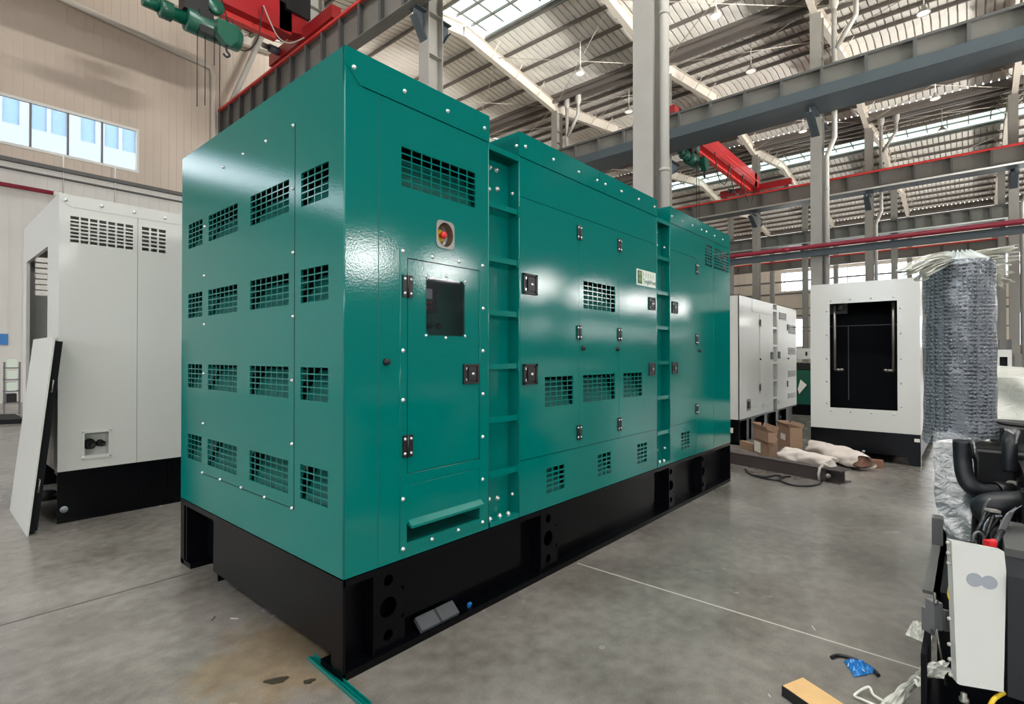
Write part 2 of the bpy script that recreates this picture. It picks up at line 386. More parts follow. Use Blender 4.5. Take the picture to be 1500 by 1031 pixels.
# rafters
def ibeam(mb, a, b, h, w, tf=.018, tw=.012, up=V((0,0,1)), m=0):
    """I beam from a to b, underside on the line a-b"""
    a, b = V(a), V(b); d = (b-a).normalized(); s_ = d.cross(up).normalized(); u_ = s_.cross(d)
    for s0, s1, h0, h1 in ((-w/2, w/2, 0, tf), (-w/2, w/2, h-tf, h), (-tw/2, tw/2, tf, h-tf)):
        mb.obox(a+s_*s0+u_*h0, d*(b-a).length, s_*(s1-s0), u_*(h1-h0), m)
    return mb
ROWN = ['nearest row', 'second row', 'third row', 'fourth row', 'fifth row', 'row at the gable wall']
for i, (a, b) in enumerate(SPANS):
    mid = (a+b)/2
    for j, y in enumerate(RY):
        for sgn, xe in ((-1, a), (1, b)):
            mb = ibeam(MB(), (xe, y, ZV), (mid, y, ZV+RISE), .55, .24)
            for k in (.25, .5, .75):      # fly braces from the bottom flange to the purlins
                x = xe+(mid-xe)*k; z = ZV+RISE*k
                for sy in (-1, 1): mb.cyl((x, y+sy*.1, z+.03), (x, y+sy*.55, z+.62), .02, n=6)
            mb.build('roof_rafter', 'rafter', kind='structure', label='cream painted I-beam rafter sloping across the roof bays', cat='rafter', group='rafters of the roof frames')
# gutters with strut beams along each valley, and ridge braces
for i, x in enumerate(LX):
    mb = MB().box((x-.3, YS, ZV+.62), (x+.3, YW, ZV+.8)).box((x-.32, YS, ZV+.42), (x-.2, YW, ZV+.62)).box((x+.2, YS, ZV+.42), (x+.32, YW, ZV+.62))
    mb.build('roof_gutter', 'purlin', kind='structure', label='grey valley gutter between two roof slopes above a column row', cat='gutter', group='valley gutters')
for i in (2, 3, 4):
    a, b = SPANS[i]
    for j in range(1, 5):
        for (xa, xb) in ((a, a+3.9), (a+9, b)):
            mb = MB().cyl((xa, RY[j], roofz(xa)-.4), (xb, RY[j+1], roofz(xb)-.4), .016, n=6).cyl((xb, RY[j], roofz(xb)-.42), (xa, RY[j+1], roofz(xa)-.42), .016, n=6)
            mb.build('brace_rod', 'rafter', kind='structure', label='crossed thin steel bracing rods under the roof', cat='bracing', group='crossed roof bracing rods')
# columns
def column(x, y, w=.40, d=.5, top=ZV, label='', pipe=0, bracket=1):
    r = empty('column', (x, y, 0), label, 'column', kind='structure')
    mb = MB().box((x-d/2, y-w/2, 0), (x-d/2+.02, y+w/2, top)).box((x+d/2-.02, y-w/2, 0), (x+d/2, y+w/2, top)).box((x-d/2+.02, y-.008, 0), (x+d/2-.02, y+.008, top))
    for z in [RAIL-2.2, RAIL-1.1, RAIL-.1, RAIL+.6, RAIL+1.2, RAIL+1.8]: mb.box((x-d/2+.02, y-w/2+.02, z), (x+d/2-.02, y+w/2-.02, z+.015))
    mb.box((x-d/2-.08, y-w/2-.06, 0), (x+d/2+.08, y+w/2+.06, .03)); mb.build('shaft', 'cream', r)
    if bracket:
        q = MB()
        for sgn in (-1, 1):
            x0 = x+sgn*d/2; q.prism([(x0, y-.01, RAIL-1.12), (x0+sgn*bracket, y-.01, RAIL-1.12), (x0+sgn*bracket, y-.01, RAIL-1.3), (x0, y-.01, RAIL-1.85)], (0, .02, 0))
            q.box((x0, y-.16, RAIL-1.12), (x0+sgn*bracket, y+.16, RAIL-1.10)).prism([(x0, y-.14, RAIL-1.85), (x0+sgn*bracket, y-.14, RAIL-1.3), (x0+sgn*bracket, y-.14, RAIL-1.28), (x0, y-.14, RAIL-1.83)], (0, .28, 0))
        q.build('bracket', 'slate', r)
    return r
def downpipe(x, y, side, label, bend=True, top=ZV+.3, r=.09):
    rr = empty('downpipe', (x, y, 0), label, 'drainpipe'); xs = x; yy = y-.30
    if bend:
        a = MB().tube([(xs+.1, yy-.25, top), (xs+.1, yy-.25, top-1.2), (xs+.1, yy-.25, RAIL-1.9), (xs, yy, RAIL-2.6), (xs, yy, .0)], r, 12)
        a.tube([(xs+.1, yy-.95, top+.1), (xs+.1, yy-.95, top-.7), (xs+.1, yy-.3, top-1.7)], r, 12)
        for q in (-.25, -.95): a.lathe((xs+.1, yy+q, top-.2), (0,0,1), [(r, 0), (r*1.9, .2), (r*1.9, .5)], 10)
    else: a = MB().tube([(xs, yy, top), (xs, yy, 0)], r, 12)
    z = 2.
    while z < 14: a.cyl((xs, yy, z), (xs, yy, z+.06), r+.012, n=12) if (not bend or z < RAIL-2.8) else None; z += 2.9
    a.build('pipe', 'pipe', rr); return rr
YA = [4.57, 10.86, 17.1]
column(9.2, 4.57, label='tall cream steel column rising just behind the green generator, nearest in view', bracket=.35)
column(9.2, 10.86, label='cream steel column above the green generator roof under the left crane rail', bracket=.35)
column(9.2, 17.1, label='cream steel column hidden low behind the left crane, toward the gable wall', bracket=.35)
downpipe(9.2, 4.56, 1, 'straight cream drainpipe beside the nearest tall column', bend=False)
NB = {-1.7: 'rightmost', 4.4: 'beside the white open enclosure', 10.53: 'mostly hidden by the nearest column', 16.67: 'left end of the row, below a roof valley'}
for y, t in NB.items(): column(22.85, y, .38, .5, label='cream column under the slate crane beam, '+t, bracket=1.05)
for y in (4.4, 16.67): downpipe(22.9, y, 1, 'forked cream drainpipe on the second row column '+{4.4: 'beside the white open enclosure', 16.67: 'at its left end, below a roof valley'}[y])
NC = {-1.64: 'at the right edge of the photo', 4.37: 'right of the slate beam column', 10.5: 'below the end of the distant red crane', 16.6: 'leftmost'}
for y, t in NC.items(): column(36.3, y, .38, .5, label='cream column of the third distant row, '+t, bracket=1.05)
for y in (4.37, -1.64): downpipe(36.4, y, 1, 'forked cream drainpipe on the third row column, '+NC[y])
ND = {-1.64: 'rightmost', 4.4: 'second from right', 10.5: 'second from left', 16.6: 'leftmost'}
for y, t in ND.items(): column(49.7, y, .38, .5, label='small cream column of the fourth distant row, '+t, bracket=1.05)
for y, t in ND.items(): column(63.1, y, .38, .5, label='small cream column against the far wall, '+t, bracket=0)
# crane runway beams
def runway(x, y0, y1, label, h=1.0, mt='beamgrey', st='beamdark', pitch=1.02, plate=0, pmat='slate', xr=.0, low=.0):
    r = empty('crane_runway_beam', (x, y0, RAIL-h), label, 'beam', kind='structure')
    z0, z1 = RAIL-h-.05, RAIL-.05
    mb = MB().box((x-.17, y0, z1-.02), (x+.17, y1, z1)).box((x-.17, y0, z0), (x+.17, y1, z0+.02)).box((x-.006, y0, z0+.02), (x+.006, y1, z1-.02)); mb.build('web', mt, r)
    q = MB(); y = y0
    while y < y1: q.box((x-.16, y-.012, z0+.02+low), (x-.006, y+.012, z1-.02)).box((x-.168, y-.05, z0+.02+low), (x-.156, y+.05, z1-.02)); y += pitch
    q.build('stiffener', st, r)
    MB().box((x-.035, y0, z1), (x+.035, y1, RAIL+.07)).box((x-.185, y0, z1-.03), (x-.10, y1, z1+.05)).build('rail', 'redrail' if not plate or xr else 'beamdark', r)
    if plate:
        MB().box((x-.2, y0, z0-.03), (x+plate, y1, z0)).box((x-.21, y0, z0-.03), (x-.19, y1, z0+low)).build('brake_plate', pmat, r)
    return r
runway(8.62, 5, 26, 'dark grey crane runway beam with red rail above the green generator', 1.0, 'beamgrey', 'beamdark')
runway(21.2, YS, 22.6, 'big slate and grey crane beam crossing the upper right of the photo', .98, 'beamgrey', 'beamdark', plate=1.35, low=.36, pitch=1.3)
runway(35.0, YS, 22.6, 'grey crane beam with red rail edge carrying the distant red crane', .85, 'beamgrey', 'beamdark', plate=1.0, xr=1, pitch=1.5)
runway(48.4, YS, 22.6, 'plain grey crane beam on the fourth row of columns', .85, 'beamgrey', 'beamdark', plate=1.0)
runway(62.0, YS, 22.6, 'small crane beam with red rail close to the far wall', .85, 'beamgrey', 'beamdark', pitch=1.8)
for x, t in ((35.0, 'third row crane beam'), (48.4, 'fourth row crane beam')):
    MB().tube([(x-.25, YS, RAIL-.95), (x-.25, 22, RAIL-.95)], .05, 8).build('conduit', 'frame', label='white conduit pipe along the underside of the '+t, cat='pipe')
# fire pipe with its grey carrier beam on the second row of columns
a = onX(1070, 375, 22.1); b = onX(1500, 325, 22.1)
zp = (a.z+b.z)/2
MB().tube([(22.1, -9, zp), (22.1, 1.5, zp), (22.1, 22, zp)], .085, 12).cyl((22.1, 5.2, zp), (22.1, 5.45, zp), .1, n=12).build('fire_pipe', 'redpipe', label='dark red fire main pipe running level across the right half', cat='pipe')
ibeam(MB(), (22.3, -9, zp-.33), (22.3, 22, zp-.33), .24, .16).build('pipe_beam', 'slate', label='slim grey beam directly under the dark red pipe', cat='beam', kind='structure')
# gable wall on the left with its strip window
wl = MB(); wz = 7.7
x0w, x1w = XW, XE
wins = [(-12.5, 5.62)]
zt, zb_ = onY(0, 139, YW).z, onY(0, 206, YW).z
def ribs(mb, ax, c, a0, a1, b0, b1, holes, pitch, dep, t=.06):
    """cladding with vertical ribs standing proud of the sheet"""
    mb.sheet(ax, c, a0, a1, b0, b1, holes, t)
    a = a0
    while a < a1:
        segs = [(b0, b1)]
        for h in holes:
            if h[0]-.03 < a < h[1]+.03:
                ns = []
                for s0, s1 in segs:
                    if h[2] > s0: ns.append((s0, min(s1, h[2])))
                    if h[3] < s1: ns.append((max(s0, h[3]), s1))
                segs = [s for s in ns if s[1]-s[0] > .02]
        for s0, s1 in segs:
            if ax == 'Y': mb.box((a-.02, c-dep, s0), (a+.02, c, s1))
            else: mb.box((c-dep, a-.02, s0), (c, a+.02, s1))
        a += pitch
ribs(wl, 'Y', YW, x0w, XE, wz, 16.4, [(-12.5, 5.62, zb_, zt)], .26, .018); wl.build('wall_left', 'wall', fix=False, kind='structure', label='beige ribbed gable wall at far left with a strip window', cat='wall')
wl = MB(); ribs(wl, 'Y', YW-.25, x0w, XE, 0, wz, [], .32, .018); wl.build('wall_left_lower', 'wallw', fix=False, kind='structure', label='whitish ribbed lower wall under the beige gable wall', cat='wall')
MB().box((x0w, YW-.4, wz), (XE, YW, wz+.12)).box((x0w, YW-.42, wz-.25), (XE, YW-.26, wz-.22)).build('trim_1', 'beamdark', kind='structure', label='dark ledge between the beige and the whitish wall cladding', cat='trim')
g0 = onY(95, 0, YW-.1); g1 = onY(308, 98, YW-.1)
dd = (g0-g1).normalized()
MB().tube([g1+dd*14, g1, V((g1.x+.12, g1.y, g1.z-.35)), V((g1.x+.12, g1.y, 7.8))], .11, 8).build('trim_2', 'rafter', kind='structure', label='cream sloping trim along the top of the beige cladding', cat='trim')
wm_ = empty('window_1', (5.62, YW, zb_), 'white framed strip window high in the beige gable wall', 'window', kind='structure')
q = MB().box((-12.6, YW-.05, zt), (5.70, YW+.05, zt+.09)).box((-12.6, YW-.05, zb_-.09), (5.70, YW+.05, zb_)).box((5.62, YW-.05, zb_), (5.70, YW+.05, zt)); q.build('window_frame', 'frame', wm_)
q = MB(); xx = [onY(px, 180, YW).x for px in (149.5, 99.5, 44.5)]
while xx[-1] > -12: xx.append(xx[-1]-.96)
for x in xx: q.box((x-.03, YW-.03, zb_), (x+.03, YW+.03, zt))
q.build('mullion', 'mull', wm_)
MB().box((-12.5, YW+.01, zb_), (5.62, YW+.02, zt)).build('glass', 'pane', wm_)
for px, yb in ((93, 246), (169, 272)):
    a = onY(px, 225, YW-.3); MB().cyl((a.x, YW-.3, wz-.8), (a.x, YW-.3, zb_-.1), .02, n=6).build('wall_rod', 'frame', kind='structure', label='thin white rod below the strip window on the gable wall', cat='rod', group='thin rods below the strip window')
# red pipe end on the lower left wall
a = onY(0, 269, YW-.6); b = onY(78, 283, YW-.6)
MB().tube([(-12, YW-.6, a.z), (b.x, YW-.6, a.z)], .07, 10).cyl((b.x, YW-.6, a.z), (b.x+.25, YW-.6, a.z), .1, n=10, m=1).build('fire_pipe', ['redpipe', 'frame'], label='dark red pipe on the whitish wall at the left edge', cat='pipe')
# neighbour building seen through the strip window
nb = empty('neighbour_building', (2, 52, 0), 'white neighbouring building with bluish windows seen through the strip window', 'building')
wn = []
for k in range(-4, 9):
    for z0 in (19.2, 23.6):
        for j in (0, 1.15, 2.9): wn.append((-16+k*4.4+j, -16+k*4.4+j+.9, z0-1, z0+1.4))
wn = [w for w in wn if w[1] < 24]
MB().sheet('Y', 52, -30, 24.5, 0, 24.9, wn, .4).box((-30, 52.5, 0), (24.5, 62, 24.9)).build('facade', 'outer', nb, fix=False)
for w in wn[::1]: MB().box((w[0], 52.15, w[2]), (w[1], 52.2, w[3])).build('pane', 'outglass', nb)
# far wall on the right with windows
zt2 = onX(1250, 391, XE).z; zb2 = onX(1250, 419, XE).z
hol = []; y = 15.2
fw_ = empty('window_2', (XE, 6, zb2), 'glaring strip of windows high on the far wall', 'window', kind='structure')
a0 = onX(1145, 410, XE).y; a1 = onX(1428, 410, XE).y
b0 = onX(1500, 410, XE).y-7; b1 = onX(1455, 410, XE).y
holes = [(a1, a0, zb2, zt2), (b0-4, b1, zb2, zt2)]
lw = [(onX(1183, 500, XE).y, onX(1150, 500, XE).y, onX(1160, 507, XE).z, onX(1160, 468, XE).z), (onX(1520, 500, XE).y-3, onX(1484, 500, XE).y, onX(1490, 505, XE).z, onX(1490, 458, XE).z)]
w = MB(); ribs(w, 'X', XE, YS, YW, 0, 16.4, holes+lw, .6, .03, .1); w.build('wall_back', 'farwall', fix=False, kind='structure', label='pale ribbed far end wall beyond the last columns', cat='wall')
q = MB()
for h in holes+lw:
    q.box((XE-.06, h[0]-.1, h[2]-.1), (XE+.1, h[1]+.1, h[2])).box((XE-.06, h[0]-.1, h[3]), (XE+.1, h[1]+.1, h[3]+.1))
    yy = h[0]
    while yy < h[1]: q.box((XE-.04, yy-.05, h[2]), (XE+.04, yy+.05, h[3])); yy += 2.0
q.build('window_frame', 'frame', fw_)
q = MB()
for z in (zb2-.35, (zb2+zt2)/2, 5.9): q.box((XE-.3, -14, z-.09), (XE-.18, 22, z+.09))
for z in (6.7, 4.2): q.box((XE-.22, -14, z-.05), (XE-.12, 22, z+.05))
q.build('wall_girt', 'purlin', kind='structure', label='horizontal grey wall rails in front of the far wall', cat='rail', group=None)
# right side wall, out of view: it lights and reflects in the paintwork
rw = [(x-1.0, x+1.0, 5.0, 5.9) for x in (-13, -7, -1, 5, 12.2, 16.4, 23.3, 28.8, 35, 41.7, 51.8, 58, 62)]+[(x-.6, x+.6, 3.0, 3.4) for x in (23.3, 28, 30.5, 34.5, 40)]  # windows at both ends of the upper row are added fill light
MB().sheet('Y', YS, XW, XE, 0, 16.4, rw, -.2).build('wall_right', 'rearwall', fix=False, kind='structure', label='darkened side wall with windows behind the camera side', cat='wall')
bw = [(y, y+3.2, 3.4, 6.2) for y in (-12, -7, -2, 3, 8.5, 14, 19)]
MB().sheet('X', XW, YS, YW, 0, 16.4, bw, -.2).build('wall_front', 'rearwall', fix=False, kind='structure', label='darkened wall with windows behind the camera', cat='wall')


# ================================================================== GREEN GENERATOR
X0, Y0, LG, WG, HG, ZB = 1.331, 2.184, 5.175, 2.171, 2.941, .4695
X1, Y1 = X0+LG, Y0+WG
U = [X0, X0+.9715, X0+1.2494, X0+3.2218, X0+3.4914, X1]
S = lambda px, py: onY(px, py, Y0)          # a point on the long side
E_ = lambda px, py: onX(px, py, X0)         # a point on the end
NS, NE = V((0,-1,0)), V((-1,0,0))
gen = empty('generator', (X0, Y0, 0), 'huge glossy green generator enclosure on a black skid, centre of the photo', 'generator')
ZH = S(716.4, 209.6).z                      # seam under the roof hoods
def srect(pts):
    P = [S(*p) for p in pts]; x = sorted(p.x for p in P); z = sorted(p.z for p in P)
    n = len(P)//2; return [sum(x[:n])/n, sum(x[n:])/n, sum(z[:n])/n, sum(z[n:])/n]
def erect(pts):
    P = [E_(*p) for p in pts]; x = sorted(p.y for p in P); z = sorted(p.z for p in P)
    n = len(P)//2; return [sum(x[:n])/n, sum(x[n:])/n, sum(z[:n])/n, sum(z[n:])/n]
# --- long side grilles
G1 = srect([(588,214),(696.5,253.5),(588,273),(696.5,304)])
GM = srect([(854.4,412),(901,419.6),(854.4,452),(901,457)])
GL = [srect([(798,552.4),(839.4,550.6),(798,596),(839.4,591.6)]), srect([(854,550),(901,547.6),(854,590.4),(901,584.4)]), srect([(913,546),(940.4,545),(913,581.6),(940.4,579.4)])]
zl0 = sum(g[2] for g in GL)/3; zl1 = sum(g[3] for g in GL)/3
for g in GL: g[2], g[3] = zl0, zl1
GB = [srect([(800.6,685),(827,680.6),(800.6,724),(827,715)]), srect([(875.6,666),(895,663.6),(875.6,699),(895,695)]), srect([(933.6,650),(947.6,647.6),(933.6,679),(947.6,675.6)]), srect([(998,633.6),(1010,631),(998,657),(1010,654)])]
zb0 = sum(g[2] for g in GB)/4; zb1 = sum(g[3] for g in GB)/4
for g in GB: g[2], g[3] = zb0, zb1
GR = [srect([(1032.8,357),(1042.7,360.7),(1032.8,388.6),(1042.7,391.7)]), srect([(1046,362.7),(1067,371.6),(1046,393.3),(1067,399)])]
for g in GR: g[2], g[3] = (GR[0][2]+GR[1][2])/2, (GR[0][3]+GR[1][3])/2
# --- doors: [x0, x1, z0, z1]
g_ = .004
D1 = srect([(596,378),(702,396),(596,693),(702,673)])                 # control door
SL = srect([(595,766),(702,738),(595,795),(702,760)])                 # cable slot
zdt = (S(762,288).z+S(960,357).z)/2; zdb = (S(760,676).z+S(960,629.6).z)/2
xa, xb = S(848,450).x, S(906.6,450).x
DM = [[U[2]+.012, xa, zdt-0, zdb], [xa, xb, zdt, zdb], [xb, U[3]-.004, zdt, zdb]]
x3 = S(1020,450).x; zdt3 = (S(981,365).z+S(1020,378).z)/2; zdb3 = (S(981,625).z+S(1020,616).z)/2
D3 = [U[4]+.01, x3, zdb3, zdt3]
DM = [[d[0]+g_/2, d[1]-g_/2, zdb, zdt] for d in DM]
WIN = srect([(624.5,406),(679.8,413.5),(624.3,491),(680,491.6)])
T = .012
def side(x0, x1, holes, name='side_panel'):
    return MB().sheet('Y', Y0, x0, x1, ZB, ZH, holes, T).build(name, 'green', gen, fix=False)
ES = S(652, 344)
side(U[0]+T, U[1], [G1, D1, SL, [ES.x-.056, ES.x+.056, ES.z-.066, ES.z+.066]])
side(U[2], U[3], DM+GB[:3]); side(U[4], U[5], [D3, GB[3]]+GR)
# control door with a glazed window
MB().sheet('Y', Y0-.001, D1[0]+g_, D1[1]-g_, D1[2]+g_, D1[3]-g_, [WIN], T).build('door', 'green', gen, fix=False)
dr = [MB().sheet('Y', Y0-.001, d[0], d[1], d[2]+g_, d[3]-g_, h, T).build('door', 'green', gen, fix=False) for d, h in ((DM[0], [GL[0]]), (DM[1], [GM, GL[1]]), (DM[2], [GL[2]]), (D3, []))]
for d in DM+[D1, D3]:                                 # rebate behind the door gaps
    MB().sheet('Y', Y0+T+.003, max(d[0]-.03, min([u for u in (U[0], U[2]+.002, U[4]+.002) if u < d[0]], key=lambda u: d[0]-u)), min(d[1]+.03, min([u for u in (U[1]-.002, U[3]-.002, U[5]) if u > d[1]], key=lambda u: u-d[1])), d[2]-.03, d[3]+.03, [[d[0]+.02, d[1]-.02, d[2]+.02, d[3]-.02]], .01).build('door_seal', 'dark', gen, fix=False)
# seams as narrow folded joints on the panel faces
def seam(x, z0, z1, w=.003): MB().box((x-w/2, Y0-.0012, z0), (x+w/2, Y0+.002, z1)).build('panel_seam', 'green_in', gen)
seam(S(555,143).x, ZB, ZH); seam(x3+.002, ZB, zdb3-.01); seam(S(1045,420).x, ZB, ZH)
# door surround of the control door
SR = [S(586,450).x, S(714.5,450).x, S(590,808).z, S(590,363).z]
MB().sheet('Y', Y0-.003, SR[0], SR[1], SR[2], SR[3], [[D1[0]-.001, D1[1]+.001, D1[2]-.001, D1[3]+.001], [D1[0]-.001, D1[1]+.001, SL[2]-.004, S(596,709).z]], .0035).build('door_surround', 'green', gen, fix=False)
# lower panel and cable slot hood
MB().sheet('Y', Y0-.002, D1[0], D1[1], SL[3], S(596,711).z, [], .004).build('slot_panel', 'green', gen, fix=False)
q = MB(); a0, a1 = D1[0]+.008, D1[1]+.012
q.prism([(a0, Y0-.002, SL[3]+.02), (a0, Y0-.03, SL[3]-.005), (a0, Y0-.03, SL[3]-.018), (a0, Y0+.0, SL[3]-.004)], (a1-a0, 0, 0)); q.build('slot_hood', 'green', gen)
q = MB().add([(SL[0], Y0+T, SL[3]), (SL[1], Y0+T, SL[3]), (SL[1], Y0+.45, SL[3]-.05), (SL[0], Y0+.45, SL[3]-.05)], [(0,1,2,3)])
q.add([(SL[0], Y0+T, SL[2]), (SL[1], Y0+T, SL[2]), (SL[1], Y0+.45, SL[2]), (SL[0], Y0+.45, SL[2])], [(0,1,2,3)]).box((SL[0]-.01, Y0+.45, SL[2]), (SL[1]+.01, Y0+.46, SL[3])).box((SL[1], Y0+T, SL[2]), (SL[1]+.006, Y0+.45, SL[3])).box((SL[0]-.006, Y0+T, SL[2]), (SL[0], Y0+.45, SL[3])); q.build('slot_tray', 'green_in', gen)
# hoods
def hood(x0, x1, name='roof_hood', poly=None):
    P = poly or [(x0, ZH), (x1, ZH), (x1, HG), (x0, HG)]
    return MB().prism([(x, Y0-.004, z) for x, z in P], (0, .016, 0)).build(name, 'green', gen)
za = S(505,90).z; xq = S(526,129).x
MB().box((U[0], Y0-.0005, ZH-.002), (xq+.02, Y0+T, HG-.002)).build('corner_panel', 'green', gen)
hood(0, 0, poly=[(U[0], HG), (U[0], za), (xq, ZH+.004), (U[1], ZH+.004), (U[1], HG)])
xs, xs2 = S(878,266).x, S(887,285).x; zq = S(878,266).z
hood(0, 0, poly=[(U[2], HG), (U[2], ZH+.004), (xs2-.04, ZH+.004), (xs2-.004, ZH+.004), (xs-.004, zq), (xs-.004, HG)])
hood(0, 0, poly=[(xs, HG), (xs, zq), (xs2, ZH+.004), (U[3], ZH+.004), (U[3], HG)])
hood(0, 0, poly=[(U[4], HG), (U[4], ZH+.004), (U[5], ZH+.004), (U[5], HG)])
# roof, back and inner partitions, recess walls
q = MB()
for a, b in ((0,1),(2,3),(4,5)): q.box((U[a]+.001, Y0, HG-.012), (U[b]-.001, Y1, HG-.001))
q.box((U[0]+.02, Y1-.012, ZB), (U[5]-.02, Y1, HG-.01)); q.build('roof_panel', 'green', gen)
yr = onX(744.7, 600, U[2]).y
for k, x in ((1,-.012),(2,0),(3,-.012),(4,0)): MB().box((U[k]+x, Y0+T, ZB), (U[k]+x+.012, Y1-.012, HG-.012)).build('partition_wall', 'green', gen)
for a, b in ((1,2),(3,4)):
    MB().box((U[a], yr, ZB), (U[b], yr+.012, ZH)).box((U[a], Y0, ZH-.012), (U[b], Y1-.02, ZH)).box((U[a]+.012, Y0, ZB), (U[b]-.0, yr, ZB+.03)).build('ladder_recess', 'green', gen)
    MB().box((U[a], Y0-.002, ZH-.035), (U[b], Y0+.012, ZH-.0)).build('top_rail', 'green', gen)
MB().box((X0+.3, Y0+.32, ZB), (X1-.02, Y1-.05, HG-.3)).build('dark_core', 'dark', gen)  # black box stands in for the dark interior behind the grilles
# ladder rungs
RZ = [S(716, y).z for y in (293, 373, 452, 532.5, 614, 693)]
pit = (RZ[0]-RZ[-1])/5
for a, b in ((1,2),(3,4)):
    for k in range(6):
        z = RZ[0]-k*pit
        MB().box((U[a], Y0+.004, z-.034), (U[b], Y0+.034, z)).box((U[b]-.012, Y0-.006, z-.05), (U[b]-.0, Y0+.02, z+.02)).build('rung', 'green', gen)
    bolts(gen, [(U[a]+.10, yr-.001, ZH-.10), (U[a]+.16, yr-.001, ZH-.10), (U[a]+.09, yr-.001, ZH-.24), (U[a]+.17, yr-.001, ZH-.22), (U[a]+.09, yr-.001, ZB+.14), (U[a]+.17, yr-.001, ZB+.13)], NS, sc=1.5)
    bolts(gen, [(U[a]+.06, Y0+.05, ZB+.03), (U[a]+.15, Y0+.05, ZB+.03), (U[a]+.22, Y0+.04, ZB+.03)], V((0,0,1)), sc=1.5)
    bolts(gen, [(U[b]-.001, Y0+.055, 2.55), (U[b]-.001, Y0+.055, ZB+.14)], NE, sc=1.1)
# grilles
def sg(r, nc, nr, par=gen, c=Y0+.001, **k): return grille(par, 'Y', c, r[0], r[1], r[2], r[3], nc, nr, **k)
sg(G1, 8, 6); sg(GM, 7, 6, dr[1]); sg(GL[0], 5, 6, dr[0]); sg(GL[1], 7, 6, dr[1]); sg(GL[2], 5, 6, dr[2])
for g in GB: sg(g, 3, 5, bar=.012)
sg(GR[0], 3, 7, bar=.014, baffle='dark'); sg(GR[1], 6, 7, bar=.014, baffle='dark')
# hardware of the long side
def part(me, p, par=gen, n=NS, name=None, sc=1): return inst(me, name or me.name, put(p, n) @ Matrix.Scale(sc, 4), par)
o_ = V((0, -.004, 0))
for px, py in ((596,419.5),(596,653)): part(HINGE, S(px, py)+o_, sc=1.12)
for px, py in ((848,341),(907,359.5),(847.6,487),(907,490),(847.6,633),(907,621),(1020.4,394),(1020.4,497),(1020.4,598.6)): part(HINGE, S(px, py)+o_, sc=1.05)
for px, py, s_ in ((689,547.5,.95),(775.5,416.5,1.12),(775.5,548,1.12),(954.5,445,.95),(954.5,540.6,.95),(988,450.5,.95),(988,539.3,.95)): part(LATCH, S(px, py)+o_*.5, sc=s_)
for px, py in ((565,530),(853.5,510),(903.7,511),(1024,513.5)): part(STOP, S(px, py), sc=1.0)
bolts(gen, [S(*p)+o_*.6 for p in ((590,368),(633,376.5),(672,383),(706.5,389.5),(707,452),(707,514),(707,577),(706.5,639.5),(706.5,702),(706.5,764.5),(590,513.5),(590,586),(590,731),(590,804),(632.5,789.5),(671,776))], NS)
hb = [(518,99),(592,134),(655,163),(709,188),(769,215),(810,234),(847,252),(874,264.5),(886,270),(909.5,280.5),(935,292),(958,303),(983.4,317),(999,324),(1013.5,330),(1027,336.5),(1034,339),(1046,345.5),(1058,351)]
bolts(gen, [S(*p)+o_ for p in hb], NS)
bolts(gen, [(U[2], Y0+.02, HG-.09)], NE)
bolts(gen, [S(*p)+o_*.3 for p in ((624,404.5),(653.5,404.6),(681,413),(624,491.5),(652.6,494.8),(681,492.5))], NS, sc=.75)
# folded sheet edges that catch the light
for x_, y_ in ((U[0]+.0035, Y0+.0035), (U[1]-.0035, Y0+.0015), (U[2]+.0035, Y0+.0015), (U[3]-.0035, Y0+.0015), (U[4]+.0035, Y0+.0015)):
    MB().cyl((x_, y_, ZB), (x_, y_, HG-.003 if x_ < U[0]+.1 else ZH), .0045, n=10).build('folded_edge', 'green', gen)
MB().cyl((D1[1]+.001, Y0-.003, D1[2]), (D1[1]+.001, Y0-.003, D1[3]), .0025, n=8).cyl((SR[0], Y0-.001, SR[2]), (SR[0], Y0-.001, SR[3]), .0025, n=8).cyl((SR[1], Y0-.001, SR[2]), (SR[1], Y0-.001, SR[3]), .0025, n=8).build('surround_edge', 'green', gen)
# glazed window: pane, control board with instruments behind
wr = .025
def rrect(x0, x1, z0, z1, r, n=5):
    P = []
    for cx, cz, a in ((x1-r, z1-r, 0), (x0+r, z1-r, 90), (x0+r, z0+r, 180), (x1-r, z0+r, 270)):
        for k in range(n+1): t = math.radians(a+90*k/n); P.append((cx+r*math.cos(t), cz+r*math.sin(t)))
    return P
q = MB().prism([(x, Y0-.0035, z) for x, z in rrect(WIN[0]-.004, WIN[1]+.004, WIN[2]-.004, WIN[3]+.004, .03)], (0, .004, 0)); q.build('window_pane', 'glass', gen)
for cx_, cz_, a_ in ((WIN[1], WIN[3], 0), (WIN[0], WIN[3], 90), (WIN[0], WIN[2], 180), (WIN[1], WIN[2], 270)):
    sx_ = -1 if a_ in (0, 270) else 1; sz_ = -1 if a_ < 180 else 1
    arc = [(cx_+sx_*wr+wr*math.cos(math.radians(a_+15*k)), cz_+sz_*wr+wr*math.sin(math.radians(a_+15*k))) for k in range(7)]
    MB().prism([(x, Y0-.0042, z) for x, z in [(cx_, cz_)]+arc], (0, .006, 0)).build('window_corner', 'green', gen)
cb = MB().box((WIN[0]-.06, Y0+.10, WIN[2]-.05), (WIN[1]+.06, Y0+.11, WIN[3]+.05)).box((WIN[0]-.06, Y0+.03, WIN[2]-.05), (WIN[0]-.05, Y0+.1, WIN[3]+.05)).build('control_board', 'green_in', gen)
wx, wz_ = WIN[1]-WIN[0], WIN[3]-WIN[2]
MB().box((WIN[0]-.02, Y0+.075, WIN[2]+wz_*.42), (WIN[0]+wx*.5, Y0+.1, WIN[3]-wz_*.04)).box((WIN[0]+.01, Y0+.068, WIN[2]+wz_*.66), (WIN[0]+wx*.36, Y0+.075, WIN[3]-wz_*.16), 1).build('controller', ['blk', 'silver'], cb)
q = MB()
